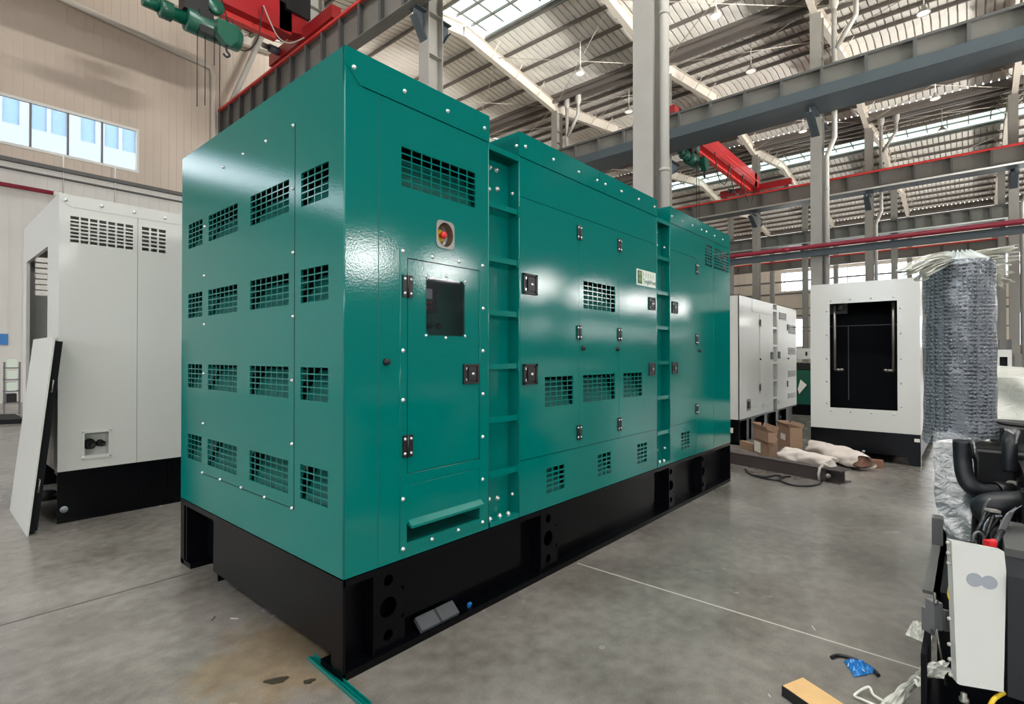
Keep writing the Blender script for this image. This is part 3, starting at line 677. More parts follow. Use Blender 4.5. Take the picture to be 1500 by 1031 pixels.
for i in range(4):
    for j in range(2): q.lathe((WIN[0]+wx*(.04+.1*i), Y0+.075, WIN[2]+wz_*(.5+.08*j)), NS, [(.006, 0), (.006, .004), (0, .005)], 8)
q.build('button', 'redbtn', cb)
for i, m_ in ((0, 'redbtn'), (1, 'blk'), (2, 'blk')):
    MB().lathe((WIN[0]+wx*(.12+.24*i), Y0+.1, WIN[2]+wz_*.18), NS, [(.019, 0), (.019, .01), (.012, .014), (.010, .03), (0, .031)], 12).build('knob', m_, cb)
# emergency stop in a steel bowl
es = empty('emergency_stop', (ES.x, Y0, ES.z)); attach(es, gen); es['label'] = 'red mushroom button in a round steel bowl'
P = rrect(ES.x-.066, ES.x+.066, ES.z-.076, ES.z+.076, .03)
n = len(P); q = MB()
ring = [(ES.x+.057*math.cos(2*math.pi*k/n+.13), ES.z+.067*math.sin(2*math.pi*k/n+.13)) for k in range(n)]
out = sorted(P, key=lambda p: math.atan2(p[1]-ES.z, p[0]-ES.x)); inn = sorted(ring, key=lambda p: math.atan2(p[1]-ES.z, p[0]-ES.x))
q.add([(x, Y0-.004, z) for x, z in out]+[(x, Y0-.004, z) for x, z in inn]+[(x, Y0, z) for x, z in out], [(i, (i+1)%n, n+(i+1)%n, n+i) for i in range(n)]+[(i, (i+1)%n, 2*n+(i+1)%n, 2*n+i) for i in range(n)])
r_ = q.build('steel_plate', 'steel', es)
q = MB(); pr = [(1.0, -.004), (.98, .0), (.9, .03), (.8, .04), (0, .04)]; nn = 28
Pq = [(ES.x+.057*r*math.cos(2*math.pi*k/nn), Y0+d, ES.z+.067*r*math.sin(2*math.pi*k/nn)) for r, d in pr for k in range(nn)]
q.add(Pq, [(i*nn+k, i*nn+(k+1)%nn, (i+1)*nn+(k+1)%nn, (i+1)*nn+k) for i in range(len(pr)-1) for k in range(nn)], 0, True); q.build('bowl', 'steel', es)
MB().lathe((ES.x-.005, Y0+.04, ES.z), NS, [(.034, 0), (.034, .004), (0, .004)], 20).build('yellow_disc', 'yellow', es)
MB().lathe((ES.x-.002, Y0+.036, ES.z), NS, [(.012, 0), (.012, .018), (.019, .02), (.021, .028), (.017, .036), (0, .038)], 20).build('mushroom_button', 'redbtn', es)
# maker's sticker
la = S(932, 393); lb = S(932, 416.5); lx = S(960, 401).x
st = MB().box((la.x, Y0-.0035, lb.z), (lx, Y0-.001, la.z)).build('sticker', 'logowhite', dr[2], label='white sticker with green emblem and lettering')
lh = la.z-lb.z; lw_ = lx-la.x
q = MB(); c1 = la.x+lw_*.17
q.box((la.x+lw_*.05, Y0-.0042, lb.z+lh*.10), (la.x+lw_*.27, Y0-.0034, la.z-lh*.08)).build('emblem', 'logogreen', st)
q = MB()
for cz in (.32, .68): q.lathe((c1, Y0-.0042, lb.z+lh*cz), NS, [(lw_*.075, 0), (lw_*.075, .0006), (0, .0006)], 14)
q.build('emblem_ring', 'logolime', st)
q = MB()
for k in range(5):
    x = la.x+lw_*(.34+k*.125); z = la.z-lh*.3
    q.box((x-.006, Y0-.0042, z-.02), (x+.006, Y0-.0034, z-.015)).box((x-.002, Y0-.0042, z-.022), (x+.002, Y0-.0034, z+.022)).box((x-.008, Y0-.0042, z+.008), (x+.008, Y0-.0034, z+.013))
    q.box((x-.008, Y0-.0042, z-.004), (x+.008, Y0-.0034, z+.0))
q.build('lettering', 'logolime', st)
fc = bpy.data.curves.new('lettering', 'FONT'); fc.body = 'TonglePower'; fc.size = .058; fc.extrude = .0004
fo = bpy.data.objects.new('lettering', fc); COL.objects.link(fo); fc.materials.append(M['logogreen'])
_me = bpy.data.meshes.new_from_object(fo); bpy.data.objects.remove(fo); fo = bpy.data.objects.new('brand_lettering', _me); COL.objects.link(fo)
fo.matrix_basis = Matrix.Translation((la.x+lw_*.32, Y0-.0042, lb.z+lh*.18)) @ rotto(NS) @ Matrix.Diagonal((.86, 1, 1, 1)); attach(fo, st)
# --- end face with the removable louvred panel
colA = erect([(276,329),(296.4,321),(276,464.5),(296.4,456)]); colB = [E_(347.6,400).y, E_(305.3,400).y]
colA = [E_(296.4,400).y, E_(276,400).y]; colC = [E_(423,400).y, E_(366.6,400).y]; colD = [E_(481,400).y, E_(440.7,400).y]
# row tops and bottoms from the third column
rows = []
for t0, t1 in (((367,288),(367,331)), ((366.7,411.5),(366.7,454)), ((366,535.5),(366,577)), ((365.5,659),(365,702.7))): rows.append((E_(*t1).z, E_(*t0).z))
cols = [(colA, 4), (colB, 7), (colC, 7), (colD, 4)]
H4 = [[c[0], c[1], r[0], r[1]] for c, _ in cols for r in rows]
yp = E_(431.5, 450).y; zp0 = E_(431.5, 746).z; zp1 = E_(431.5, 181).z; yp2 = E_(297, 500).y
MB().sheet('X', X0, Y0, Y1, ZB, HG, H4, T).build('end_panel', 'green', gen, fix=False)
MB().box((X0-.0012, yp-.0018, zp0), (X0+.002, yp+.0018, zp1)).box((X0-.0012, yp, zp0-.002), (X0+.002, yp2, zp0+.002)).build('panel_seam', 'dark', gen)
for c, nc in cols:
    for r in rows: grille(gen, 'X', X0+.001, c[0], c[1], r[0], r[1], nc, 5)
eb = [(430,184),(390,207),(356.7,226),(327,245),(300.5,332),(299.7,404),(299.5,475),(298.8,547),(298,620),(297,692),(323,702),(353.6,714),(388,728),(428,744),(429.5,276),(429.7,370),(429.7,463.5),(428,557),(428,650)]
bolts(gen, [E_(*p)+V((-.001,0,0)) for p in eb], NE, sc=.9)
# --- black skid
q = MB()
zt_ = ZB-.006
for y_ in (Y0, Y1-.16):
    s_ = 1 if y_ == Y0 else -1
    yo = Y0 if s_ == 1 else Y1
    q.box((X0, yo, zt_-.03), (X1, yo+s_*.16, zt_)).box((X0, yo, 0), (X1, yo+s_*.20, .035)).box((X0+.004, yo+s_*.10, .03), (X1-.004, yo+s_*.112, zt_-.03))
q.box((X0, Y0, .0), (X0+.012, Y0+.06, zt_)).box((X1-.012, Y0, 0), (X1, Y0+.16, zt_))
q.build('skid_rail', 'black', gen)
ye = E_(313, 760).y
zn = E_(487, 957.5).z
q = MB().prism([(X0-.001, Y0+.001, 0), (X0-.001, E_(487, 970).y, 0), (X0-.001, E_(487, 970).y, zn), (X0-.001, ye, zn), (X0-.001, ye, zt_-.035), (X0-.001, Y1, zt_-.035), (X0-.001, Y1, zt_), (X0-.001, Y0+.001, zt_)], (.014, 0, 0)); q.build('end_plate', 'black', gen)
q = MB().box((X0, Y1-.07, .0), (X0+.16, Y1, zt_-.03)).box((X0+.14, ye-.1, .0), (X0+.152, Y1-.07, zt_-.03)).box((X0+.02, ye-.02, .03), (X0+.15, ye-.01, zt_-.03)); q.build('corner_post', 'black', gen)
dc = onX(287, 799, X0+.139); MB().cyl((X0+.139, dc.y, dc.z), (X0+.136, dc.y, dc.z), .035, n=20).build('lifting_hole_cap', 'grey', gen)
dc = onX(300, 797, X0+.139); MB().cyl((X0+.139, dc.y, dc.z), (X0+.136, dc.y, dc.z), .032, n=20).build('lifting_hole_cap', 'blk', gen)
def holeplate(pxa, pxb, y_=Y0+.03):
    """web plate with three round holes"""
    xa_, xb_ = S(pxa, 700).x, S(pxb, 700).x; w = xb_-xa_; cx = (xa_+xb_)/2; N = 24; q = MB(); z0, z1 = .035, zt_-.03
    zs = [z0, .165, .315, z1]; hs = [(.085, .028), (.225, .05), (.37, .028)]
    for k in range(3):
        za_, zc = zs[k], zs[k+1]; cz, r = hs[k]; cz = (za_+zc)/2; r = min(r, w*.38)
        ci = [(cx+r*math.cos(2*math.pi*i/N), cz+r*math.sin(2*math.pi*i/N)) for i in range(N)]
        oo = []
        for i in range(N):
            c_, s_ = math.cos(2*math.pi*i/N), math.sin(2*math.pi*i/N); kx = (w/2)/max(abs(c_), 1e-6); kz = ((zc-za_)/2)/max(abs(s_), 1e-6); kk = min(kx, kz); oo.append((cx+c_*kk, cz+s_*kk))
        for d in (0, .012): q.add([(x, y_+d, z) for x, z in oo]+[(x, y_+d, z) for x, z in ci], [(i, (i+1)%N, N+(i+1)%N, N+i) for i in range(N)])
        q.add([(x, y_, z) for x, z in ci]+[(x, y_+.012, z) for x, z in ci], [(i, (i+1)%N, N+(i+1)%N, N+i) for i in range(N)], 0, True)
    q.box((xa_-.008, y_-.02, z0), (xa_, y_+.09, z1)).box((xb_, y_, z0), (xb_+.008, y_+.09, z1))
    q.build('hole_plate', 'black', gen, fix=False)
for a_, b__ in ((551,597),(795,821),(982,992),(1030,1037)): holeplate(a_, b__)
mbp = MB()
for a_, b__ in ((597,770),(822,965)):
    mbp.box((S(a_,800).x+.01, Y0+.045, .14), (S(b__,700).x, Y0+.053, zt_-.03))
mbp.build('skid_web', 'black', gen)
# foam pads and blue scrap lying on the bottom flange
for k, (px, py, w) in enumerate(((632, 911, .15), (657, 898, .15))):
    c = onZ(px-4, py+8, .036); c.y = max(c.y, Y0+.01)
    MB().obox((c.x-.07, Y0+.012, .036), (w*.95, 0, 0), (0, .06, .05), (0, -.012, .02)).build('foam_pad', 'foam', label='grey foam pad on the skid flange, '+('nearer the corner' if k == 0 else 'farther from the corner'), cat='pad')
c = onY(688, 883, Y0+.03)
MB().prism([(c.x-.014, Y0+.02, .036), (c.x+.012, Y0+.03, .036), (c.x+.016, Y0+.045, .04), (c.x-.006, Y0+.05, .038)], (.004, -.004, .018)).build('plastic_scrap', 'blue', label='tiny blue plastic scrap on the black skid flange', cat='scrap')
#@@PART3
# ================================================================== WHITE GENERATOR ON THE LEFT
c0 = onZ(83.5, 768, 0); XA, YB = c0.x, c0.y; HA = onX(87, 281, XA+.01).z
HA = at(87, 281, (V((XA, YB, 0))-CAM).dot(FW)).z
ZA = at(85, 692, (V((XA, YB, 0))-CAM).dot(FW)).z
DA = onX(33, 600, XA).y                         # far edge of the left side
LA = 3.6
A_ = lambda px, py: onY(px, py, YB)
w1 = empty('white_generator', (XA, YB, 0), 'white generator enclosure behind the left end of the green one, with cable box', 'generator')
def arect(p):
    P = [A_(*q) for q in p]; x = sorted(a.x for a in P); z = sorted(a.z for a in P); return [sum(x[:2])/2, sum(x[2:])/2, sum(z[:2])/2, sum(z[2:])/2]
g1 = arect([(103,315),(195,331),(103,354),(195,366)]); g2 = arect([(208,332),(242.8,337),(208,366),(243,372)])
cbx = arect([(123.5,634),(159,632.5),(123.5,668),(159,664)])
MB().sheet('Y', YB, XA+.03, XA+LA, ZA, HA, [g1, g2, cbx], .015).build('side_panel', 'white', w1, fix=False)
grille(w1, 'Y', YB+.001, g1[0], g1[1], g1[2], g1[3], 7, 7, bar=.014, mt='white', baffle=None)
grille(w1, 'Y', YB+.001, g2[0], g2[1], g2[2], g2[3], 3, 6, bar=.016, mt='white', baffle=None)
zh = A_(200, 319).z
MB().prism([(x, YB-.003, z) for x, z in ((XA, HA), (XA, HA-.05), (A_(104,308).x, zh+.0), (XA+LA, zh), (XA+LA, HA))], (0, .01, 0)).build('roof_hood', 'white', w1)
bolts(w1, [A_(*p)+V((0,-.003,0)) for p in ((96,293),(149,302),(196.5,311),(241.5,319.5))], NS, sc=1.4)
MB().box((A_(201,500).x-.002, YB-.001, ZA), (A_(201,500).x+.002, YB+.002, zh)).build('panel_seam', 'mull', w1)
# left side with the big opening, roof, back with a grille you see through
op = [onX(69.5, 450, XA).y, onX(38.5, 450, XA).y, .95, onX(55, 372, XA).z]
op = [min(op[0], op[1]), max(op[0], op[1]), op[2], op[3]]
MB().sheet('X', XA, YB, DA, ZA, HA, [op], .03).build('open_end_panel', 'white', w1, fix=False)
gb = [XA+.1, XA+1.6, HA-.75, HA-.3]
MB().sheet('Y', DA-.015, XA+.03, XA+LA-.012, ZA, HA, [gb], .015).build('rear_panel', 'white', w1, fix=False)
grille(w1, 'Y', DA-.014, gb[0], gb[1], gb[2], gb[3], 12, 7, bar=.014, mt='white', baffle=None)
MB().box((XA+.03, YB+.015, HA-.012), (XA+LA, DA-.015, HA-.001)).box((XA+LA-.012, YB+.015, ZA), (XA+LA, DA, HA-.012)).build('roof_panel', 'white', w1)
MB().box((XA+.35, DA-.08, ZA), (XA+LA-.05, DA-.03, HA-1.0)).box((XA+1.75, YB+.1, ZA), (XA+1.8, DA-.05, HA-.3)).box((XA+.04, YB+.05, ZA), (XA+LA-.05, DA-.1, ZA+.04)).build('foam_lining', 'dark', w1)
q = MB().sheet('Y', YB-.008, cbx[0]-.022, cbx[1]+.022, cbx[2]-.028, cbx[3]+.028, [cbx], .008).box((cbx[0]-.01, YB+.12, cbx[2]-.01), (cbx[1]+.01, YB+.125, cbx[3]+.01)).box((cbx[0]-.006, YB+.01, cbx[2]), (cbx[0], YB+.12, cbx[3])).box((cbx[1], YB+.01, cbx[2]), (cbx[1]+.006, YB+.12, cbx[3])).box((cbx[0], YB+.01, cbx[2]-.006), (cbx[1], YB+.12, cbx[2])).box((cbx[0], YB+.01, cbx[3]), (cbx[1], YB+.12, cbx[3]+.006))
cb1 = q.build('cable_box', 'white', w1)
for fx, r in ((.3, .042), (.75, .028)):
    q = MB().lathe((cbx[0]+(cbx[1]-cbx[0])*fx, YB+.12, cbx[2]+(cbx[3]-cbx[2])*.45), V((.25,-1,-.1)), [(r*1.2, 0), (r*1.2, .012), (r, .015), (r, .05), (r*.7, .055), (r*.6, .03), (0, .03)], 16); q.build('cable_gland', 'blk', cb1)
for sx in (cbx[0]-.012, cbx[1]+.012): bolts(w1, [(sx, YB-.008, cbx[2]-.016), (sx, YB-.008, cbx[3]+.016)], NS, sc=.8)
q = MB().box((XA, YB, ZA-.03), (XA+LA, YB+.14, ZA-.002)).box((XA, YB-.0, 0), (XA+LA, YB+.14, .03)).box((XA+.0, YB+.02, .03), (XA+LA, YB+.03, ZA-.03)).box((XA, YB, 0), (XA+.012, DA, ZA-.03)) if 0 else MB()
q.box((XA, YB, ZA-.03), (XA+LA, YB+.14, ZA-.002)).box((XA, YB, 0), (XA+LA, YB+.14, .03)).box((XA+.0, YB+.012, .03), (XA+LA, YB+.024, ZA-.03))
for px in (213, 247): q.box((A_(px,700).x-.01, YB+.001, .03), (A_(px,700).x+.01, YB+.02, ZA-.03))
q.box((XA, DA-.14, 0), (XA+LA, DA, ZA-.002)).box((XA+.3, YB+.1, ZA-.1), (XA+.4, DA-.1, ZA-.01)); q.build('skid_frame', 'black', w1)
d = A_(94, 746.5); MB().lathe((d.x, YB+.012, d.z), NS, [(.03, 0), (.03, .004), (0, .004)], 18).build('hole_cap', 'grey', w1)
# leaning door leaf
P1, P2 = onZ(39, 786, 0), onZ(14, 747, 0)
T1 = at(79, 493, 4.50); T2 = T1+(P2-P1)*.98
ud = (P2-P1); vd = (T1-P1); nd = ud.cross(vd).normalized()
if nd.x > 0: nd = -nd
dl = empty('door_leaf', P1, 'white door leaf with a black foam back leaning on the left white enclosure', 'door')
P0 = P1+nd*(-.0); 
MB().obox(P1+nd*.0, ud, vd, -nd*.012).build('skin', 'white', dl)
MB().obox(P1-nd*.013+ud*.03+vd*.02, ud*.94, vd*.96, -nd*.055).build('foam_back', 'dark', dl)
for f in (.22, .72):
    a = P1+vd*f-nd*.03; MB().tube([a, a-ud.normalized()*.05, a-ud.normalized()*.05+vd.normalized()*.1, a+vd.normalized()*.1], .005, 6).build('hinge_bracket', 'steel', dl)
# ================================================================== WHITE GENERATOR IN THE MIDDLE DISTANCE
c0 = onZ(1083, 652, 0); XB_, YC = c0.x, c0.y; dB = (c0-CAM).dot(FW)
HB = at(1083, 431, dB).z; ZBB = at(1083, 615, dB).z
B_ = lambda px, py: onY(px, py, YC); XB2 = B_(1166.5, 500).x; WB = 1.75
w2 = empty('white_generator', (XB_, YC, 0), 'white generator enclosure with side louvres behind the cardboard boxes', 'generator')
xr1, xr2 = B_(1132.5,500).x, B_(1138,500).x
def blv(pts):
    P = [B_(*q) for q in pts]; x = sorted(a.x for a in P); z = sorted(a.z for a in P); return [x[0], x[1], z[0], z[1]]
LVS = [blv(p) for p in (((1141,468),(1152,459)), ((1155,488),(1165,477)), ((1154.5,519),(1165,509)), ((1154.5,552),(1165,542)), ((1154,584),(1165,574)), ((1140,592),(1150,584)), ((1117,597),(1128,589)))]
MB().sheet('Y', YC, XB_, xr1, ZBB, HB, [l for l in LVS if l[1] < xr1], .015).build('side_panel', 'white', w2, fix=False)
MB().sheet('Y', YC, xr2, XB2, ZBB, HB, [l for l in LVS if l[0] > xr2], .015).build('side_panel', 'white', w2, fix=False)
MB().box((xr1, YC+.15, ZBB), (xr2, YC+.16, HB-.1)).box((xr1-.01, YC+.015, ZBB), (xr1, YC+.15, HB)).box((xr2, YC+.015, ZBB), (xr2+.01, YC+.15, HB)).build('ladder_recess', 'white', w2)
for l in LVS:
    q = MB()
    for k in range(6): z = l[2]+(l[3]-l[2])*(k+.5)/6; q.box((l[0], YC-.012, z-.002), (l[1], YC+.01, z+.012*(.8)))
    q.build('louvre', 'white', w2)
for k in range(6): z = B_(1135, 455+25.5*k).z; MB().box((xr1, YC, z-.02), (xr2, YC+.03, z+.02)).build('rung', 'white', w2)
MB().box((XB_, YC, ZBB), (XB_+.012, YC+WB, HB)).build('end_panel', 'white', w2)
MB().box((XB_, YC, HB-.01), (XB2, YC+WB, HB)).box((XB2-.01, YC+.015, ZBB), (XB2, YC+WB, HB-.01)).box((XB_, YC+WB-.01, ZBB), (XB2, YC+WB, HB-.01)).build('roof_panel', 'white', w2)
MB().box((XB_+.2, YC+.2, ZBB), (XB2-.1, YC+WB-.1, HB-.2)).build('dark_core', 'dark', w2)  # dark box gives the darkness inside, behind the louvres
for d in ([(1089,612),(1112,474)], [(1113,572),(1131.5,464)], [(1139,566),(1153,470)]):
    a, b = B_(*d[0]), B_(*d[1]); q = MB()
    if d[0][0] == 1089: continue
    q.sheet('Y', YC-.006, a.x, b.x, min(a.z, b.z)-.05, max(a.z, b.z), [], .005); q.build('door', 'white', w2)
a, b = B_(1101.5, 434), B_(1131.5, 462)
MB().prism([(a.x, YC-.006, HB-.02), (b.x, YC-.006, HB-.02), (b.x, YC-.006, b.z), (a.x, YC-.006, b.z)], (0, .006, 0)).build('hood_panel', 'white', w2)
for p in ((1113,473),(1113,567),(1153,479.5),(1153,562)): inst(HINGE, 'hinge', put(B_(*p)+V((0,-.006,0)), NS) @ Matrix.Scale(1.3, 4), w2)
for p in ((1130,521),(1140.5,520)): inst(LATCH, 'latch', put(B_(*p)+V((0,-.006,0)), NS) @ Matrix.Scale(1.2, 4), w2)
for p in ((1113,526),(1154,525)): inst(STOP, 'rubber_stop', put(B_(*p)+V((0,-.004,0)), NS), w2)
a, b = B_(1094,602), B_(1099,584); MB().box((a.x, YC-.006, a.z), (b.x, YC, b.z)).box((a.x+.04, YC-.02, a.z+.04), (b.x-.04, YC-.004, b.z-.04), 1).build('cable_box', ['steel', 'blk'], w2)
q = MB().box((XB_, YC, ZBB-.03), (XB2, YC+WB, ZBB-.002)).box((XB_, YC, 0), (XB2, YC+.15, .03)).box((XB_, YC+.09, .03), (XB2, YC+.1, ZBB-.03)).box((XB_, YC, .0), (XB_+.012, YC+WB, ZBB-.03))
for px in (1094, 1101, 1120, 1137, 1152): q.box((B_(px,620).x, YC+.005, .03), (B_(px+3.5,620).x, YC+.09, ZBB-.03))
q.build('skid_frame', 'black', w2)
a = at(1078, 631.5, dB); MB().box((XB_-.004, YC+.10, a.z-.04), (XB_, YC+.15, a.z+.045)).build('paper_tag', 'cardlabel', w2)
for px, py in ((1143,612),(1150,611.5),(1102,627),(1095,627.5)): d = B_(px, py); MB().lathe((d.x, YC+.09, d.z), NS, [(.035, 0), (.035, .004), (0, .004)], 14).build('hole_cap', 'grey', w2)
# ================================================================== OPEN WHITE ENCLOSURE
c0 = onZ(1349, 684, 0); XC_, YD = c0.x, c0.y; dC = (c0-CAM).dot(FW); YD2 = onX(1187.5, 550, XC_).y
C_ = lambda px, py: onX(px, py, XC_); HC = (C_(1188, 418).z+.0); ZCC = C_(1270, 631).z
w3 = empty('white_enclosure', (XC_, YD, 0), 'white enclosure with a big dark opening in its end, right of centre', 'enclosure')
P = [C_(*p) for p in ((1215,445),(1314.5,440),(1216,596.5),(1314.5,602))]
hole = [(P[1].y+P[3].y)/2, (P[0].y+P[2].y)/2, (P[2].z+P[3].z)/2, (P[0].z+P[1].z)/2]
MB().sheet('X', XC_, YD, YD2, ZCC, HC, [hole], .02).build('end_panel', 'white', w3, fix=False)
LC = 3.3
MB().box((XC_+.02, YD, ZCC), (XC_+LC, YD+.015, HC)).build('side_panel', 'white', w3)
MB().box((XC_+.02, YD2-.015, ZCC), (XC_+LC, YD2, HC)).box((XC_+.02, YD+.015, HC-.012), (XC_+LC, YD2-.015, HC)).build('roof_panel', 'white', w3)
MB().box((XC_+.03, YD+.016, ZCC), (XC_+LC, YD+.05, HC-.02)).box((XC_+.03, YD2-.05, ZCC), (XC_+LC, YD2-.016, HC-.02)).box((XC_+1.1, YD+.05, ZCC), (XC_+1.15, YD2-.05, HC-.02)).box((XC_+.03, YD+.05, ZCC), (XC_+1.1, YD2-.05, ZCC+.03)).box((XC_+.03, YD+.05, HC-.05), (XC_+1.1, YD2-.05, HC-.013)).build('foam_lining', 'dark', w3)
a = onX(1243, 540, XC_+1.09); b = onX(1234, 478, XC_+1.09)
MB().box((XC_+1.08, a.y-.006, hole[2]+.05), (XC_+1.095, a.y+.006, b.z)).box((XC_+1.08, YD+.1, b.z), (XC_+1.095, a.y+.9, b.z+.012)).build('lining_strip', 'mull', w3)
for yy, s_ in ((hole[0]+.02, 1), (hole[1]-.02, -1)):
    top = hole[3]-.02; low = C_(1300, 543).z
    MB().cyl((XC_+.08, yy+s_*.03, low), (XC_+.08, yy+s_*.03, top), .022, n=10).build('gas_strut', 'steel', w3)
    MB().cyl((XC_+.08, yy+s_*.02, low), (XC_+.08, yy+s_*.12, low), .02, n=10).cyl((XC_+.08, yy+s_*.12, low-.012), (XC_+.08, yy+s_*.12, low+.02), .028, n=10).build('strut_bracket', 'steel', w3)
a = onX(1229, 449, XC_+.9)
MB().box((XC_+.85, a.y-.12, a.z-.12), (XC_+.9, a.y+.14, a.z+.12)).build('wall_outlet', 'grey', w3)
MB().lathe((XC_+.85, a.y, a.z), NE, [(.08,0),(.08,.02),(.06,.03),(0,.03)], 16).build('outlet_ring', 'steel', w3)
bb = [C_(1212,443).y, C_(1318,443).y]
bolts(w3, [(XC_, hole[0]+(hole[1]-hole[0])*t, z) for t in (.05,.37,.68,.98) for z in (hole[2]-.05, hole[3]+.05)]+[(XC_, y_, hole[2]+(hole[3]-hole[2])*t) for y_ in (hole[0]-.04, hole[1]+.04) for t in (.04,.25,.47,.7,.93)], NE, sc=1.1)
q = MB().box((XC_, YD, .12), (XC_+LC, YD2, ZCC-.002)).box((XC_, YD, 0), (XC_+.12, YD+.14, .12)).box((XC_, YD2-.14, 0), (XC_+.12, YD2, .12)).box((XC_+LC-.12, YD, 0), (XC_+LC, YD2, .12)); q.build('skid_frame', 'black', w3)
a = C_(1343.5, 645.5); MB().box((XC_-.004, a.y-.03, a.z-.02), (XC_, a.y+.03, a.z+.025)).build('paper_tag', 'cardlabel', w3)
a = C_(1265, 661); MB().lathe((XC_, a.y, a.z), NE, [(.02,0),(.02,.012),(0,.014)], 10).build('lug', 'grey', w3)
# ================================================================== STEEL BEAM, CABLES, BOXES, SACKS
p0 = onZ(1040, 673, 0); p1 = onZ(1210, 706, 0); dr_ = (p1-p0).normalized(); nr = V((-dr_.y, dr_.x, 0)); nr = nr if nr.x > 0 else -nr
hb_ = .155
q = MB().obox(p0, dr_*(p1-p0).length, nr*.012, V((0,0,hb_))).obox(p0+V((0,0,hb_-.012)), dr_*((p1-p0).length-.0), nr*.16, V((0,0,.012))).obox(p0+nr*.148, dr_*((p1-p0).length-.0), nr*.012, V((0,0,hb_-.012)))
sb = empty('steel_beam', p0, 'long dark brown steel beam lying on the floor in front of the cardboard boxes', 'beam')
q.build('box_section', 'rusty', sb)
q = MB().obox(p1-dr_*.012, dr_*.012, nr*.26, V((0,0,hb_+.0))).obox(p1, dr_*.16, nr*.012+nr*.0, V((0,0,.012))).obox(p1+nr*.1, dr_*.16, nr*.012, V((0,0,hb_))).obox(p1+V((0,0,.0)), dr_*.16, nr*.26, V((0,0,.012))).obox(p1+V((0,0,hb_-.012)), dr_*.16, nr*.26, V((0,0,.012)))
q.build('end_bracket', 'rusty', sb)
c = p1-dr_*.06-nr*.02+V((0,0,.09)); q = MB(); q.tube([c+V((0,0,-.085))+nr*-.01, c+V((0,0,-.0))-nr*.03, c+V((0,0,.07)), c+nr*.06+V((0,0,.09))], .016, 8); q.build('white_clamp', 'pipe', sb)
MB().lathe(p1+dr_*.03-nr*.0+V((0,0,.08)), -nr, [(.03,0),(.03,.03),(.02,.03),(.02,.06),(0,.06)], 10).build('bolt_head', 'steel', sb)
def loop(pts, r, nm, mt, lab, cat, z=None):
    P = [onZ(px, py, r if z is None else z) for px, py in pts]; out = []
    for i in range(len(P)-1):
        a, b, c, d = P[max(i-1, 0)], P[i], P[i+1], P[min(i+2, len(P)-1)]
        for k in range(6):
            t = k/6; out.append(.5*((2*b)+(c-a)*t+(2*a-5*b+4*c-d)*t*t+(3*b-a-3*c+d)*t**3))
    out.append(P[-1]); return MB().tube(out, r, 8).build(nm, mt, label=lab, cat=cat)
loop([(1092,687),(1098,694),(1118,700),(1140,703),(1145,699),(1138,696),(1122,698),(1106,696)], .011, 'cable', 'rubber', 'black cable loop on the floor nearer the green generator', 'cable')
loop([(1204,703),(1200,709),(1183,711.5),(1160,710),(1143,704),(1144,699.5),(1158,697.5)], .011, 'cable', 'rubber', 'black cable loop on the floor at the steel beam end', 'cable')
def carton(pl, pf, pr, h, z0, name, label, tag_=None, flaps=False):
    """cardboard box from its left, front and right floor corners"""
    L_, a, R_ = [onZ(px, py, z0) for px, py in (pl, pf, pr)]; u = L_-a; t = .006
    pp = V((-u.y, u.x, 0)).normalized(); d = ray(pr[0], pr[1]); det = pp.x*(-d.y)+d.x*pp.y; k = (a.x*d.y-a.y*d.x)/det if abs(det) > 1e-6 else .3; w_ = pp*k; un, wn = u.normalized()*t, w_.normalized()*t
    q = MB().obox(a, u, w_, V((0,0,t))); H_ = V((0,0,h))
    for o, e1, e2 in ((a, u, wn), (a+w_-wn, u, wn), (a, un, w_), (a+u-un, un, w_)): q.obox(o, e1, e2, H_)
    if not flaps: q.obox(a+V((0,0,h-t)), u, w_, V((0,0,t)))
    r = empty(name, a, label, 'box'); q.build('carton', 'card', r)
    if flaps:
        for o, e, d in ((a, u, -wn*5), (a+w_, u, wn*5), (a+u, w_, un*5)): MB().obox(o+H_, e, d+V((0,0,flaps)), (wn if e is u else un)*.6).build('flap', 'card', r)
    if tag_:
        s0, s1, h0, h1 = tag_; MB().obox(a+u*s0+V((0,0,h*h0))-wn*.4, u*(s1-s0), V((0,0,h*(h1-h0))), wn*.4).build('paper_label', 'cardlabel', r)
carton((1139,656), (1157,665), (1176,659), .40, 0, 'cardboard_box', 'tallest brown cardboard box, open on top, with a white label', (.35,.72,.45,.68), .05)
carton((1104,662), (1125,671), (1138,664), .235, 0, 'cardboard_box', 'lower brown box with a large white label, under the open box', (.5,.95,.12,.8))
carton((1104,662-22), (1125,671-22), (1138,664-22), .15, .236, 'cardboard_box', 'open cardboard box standing on the labelled lower box', None, .08)
carton((1084,656), (1103,662), (1112,655), .12, 0, 'cardboard_box', 'flat low cardboard box at the left of the carton pile')
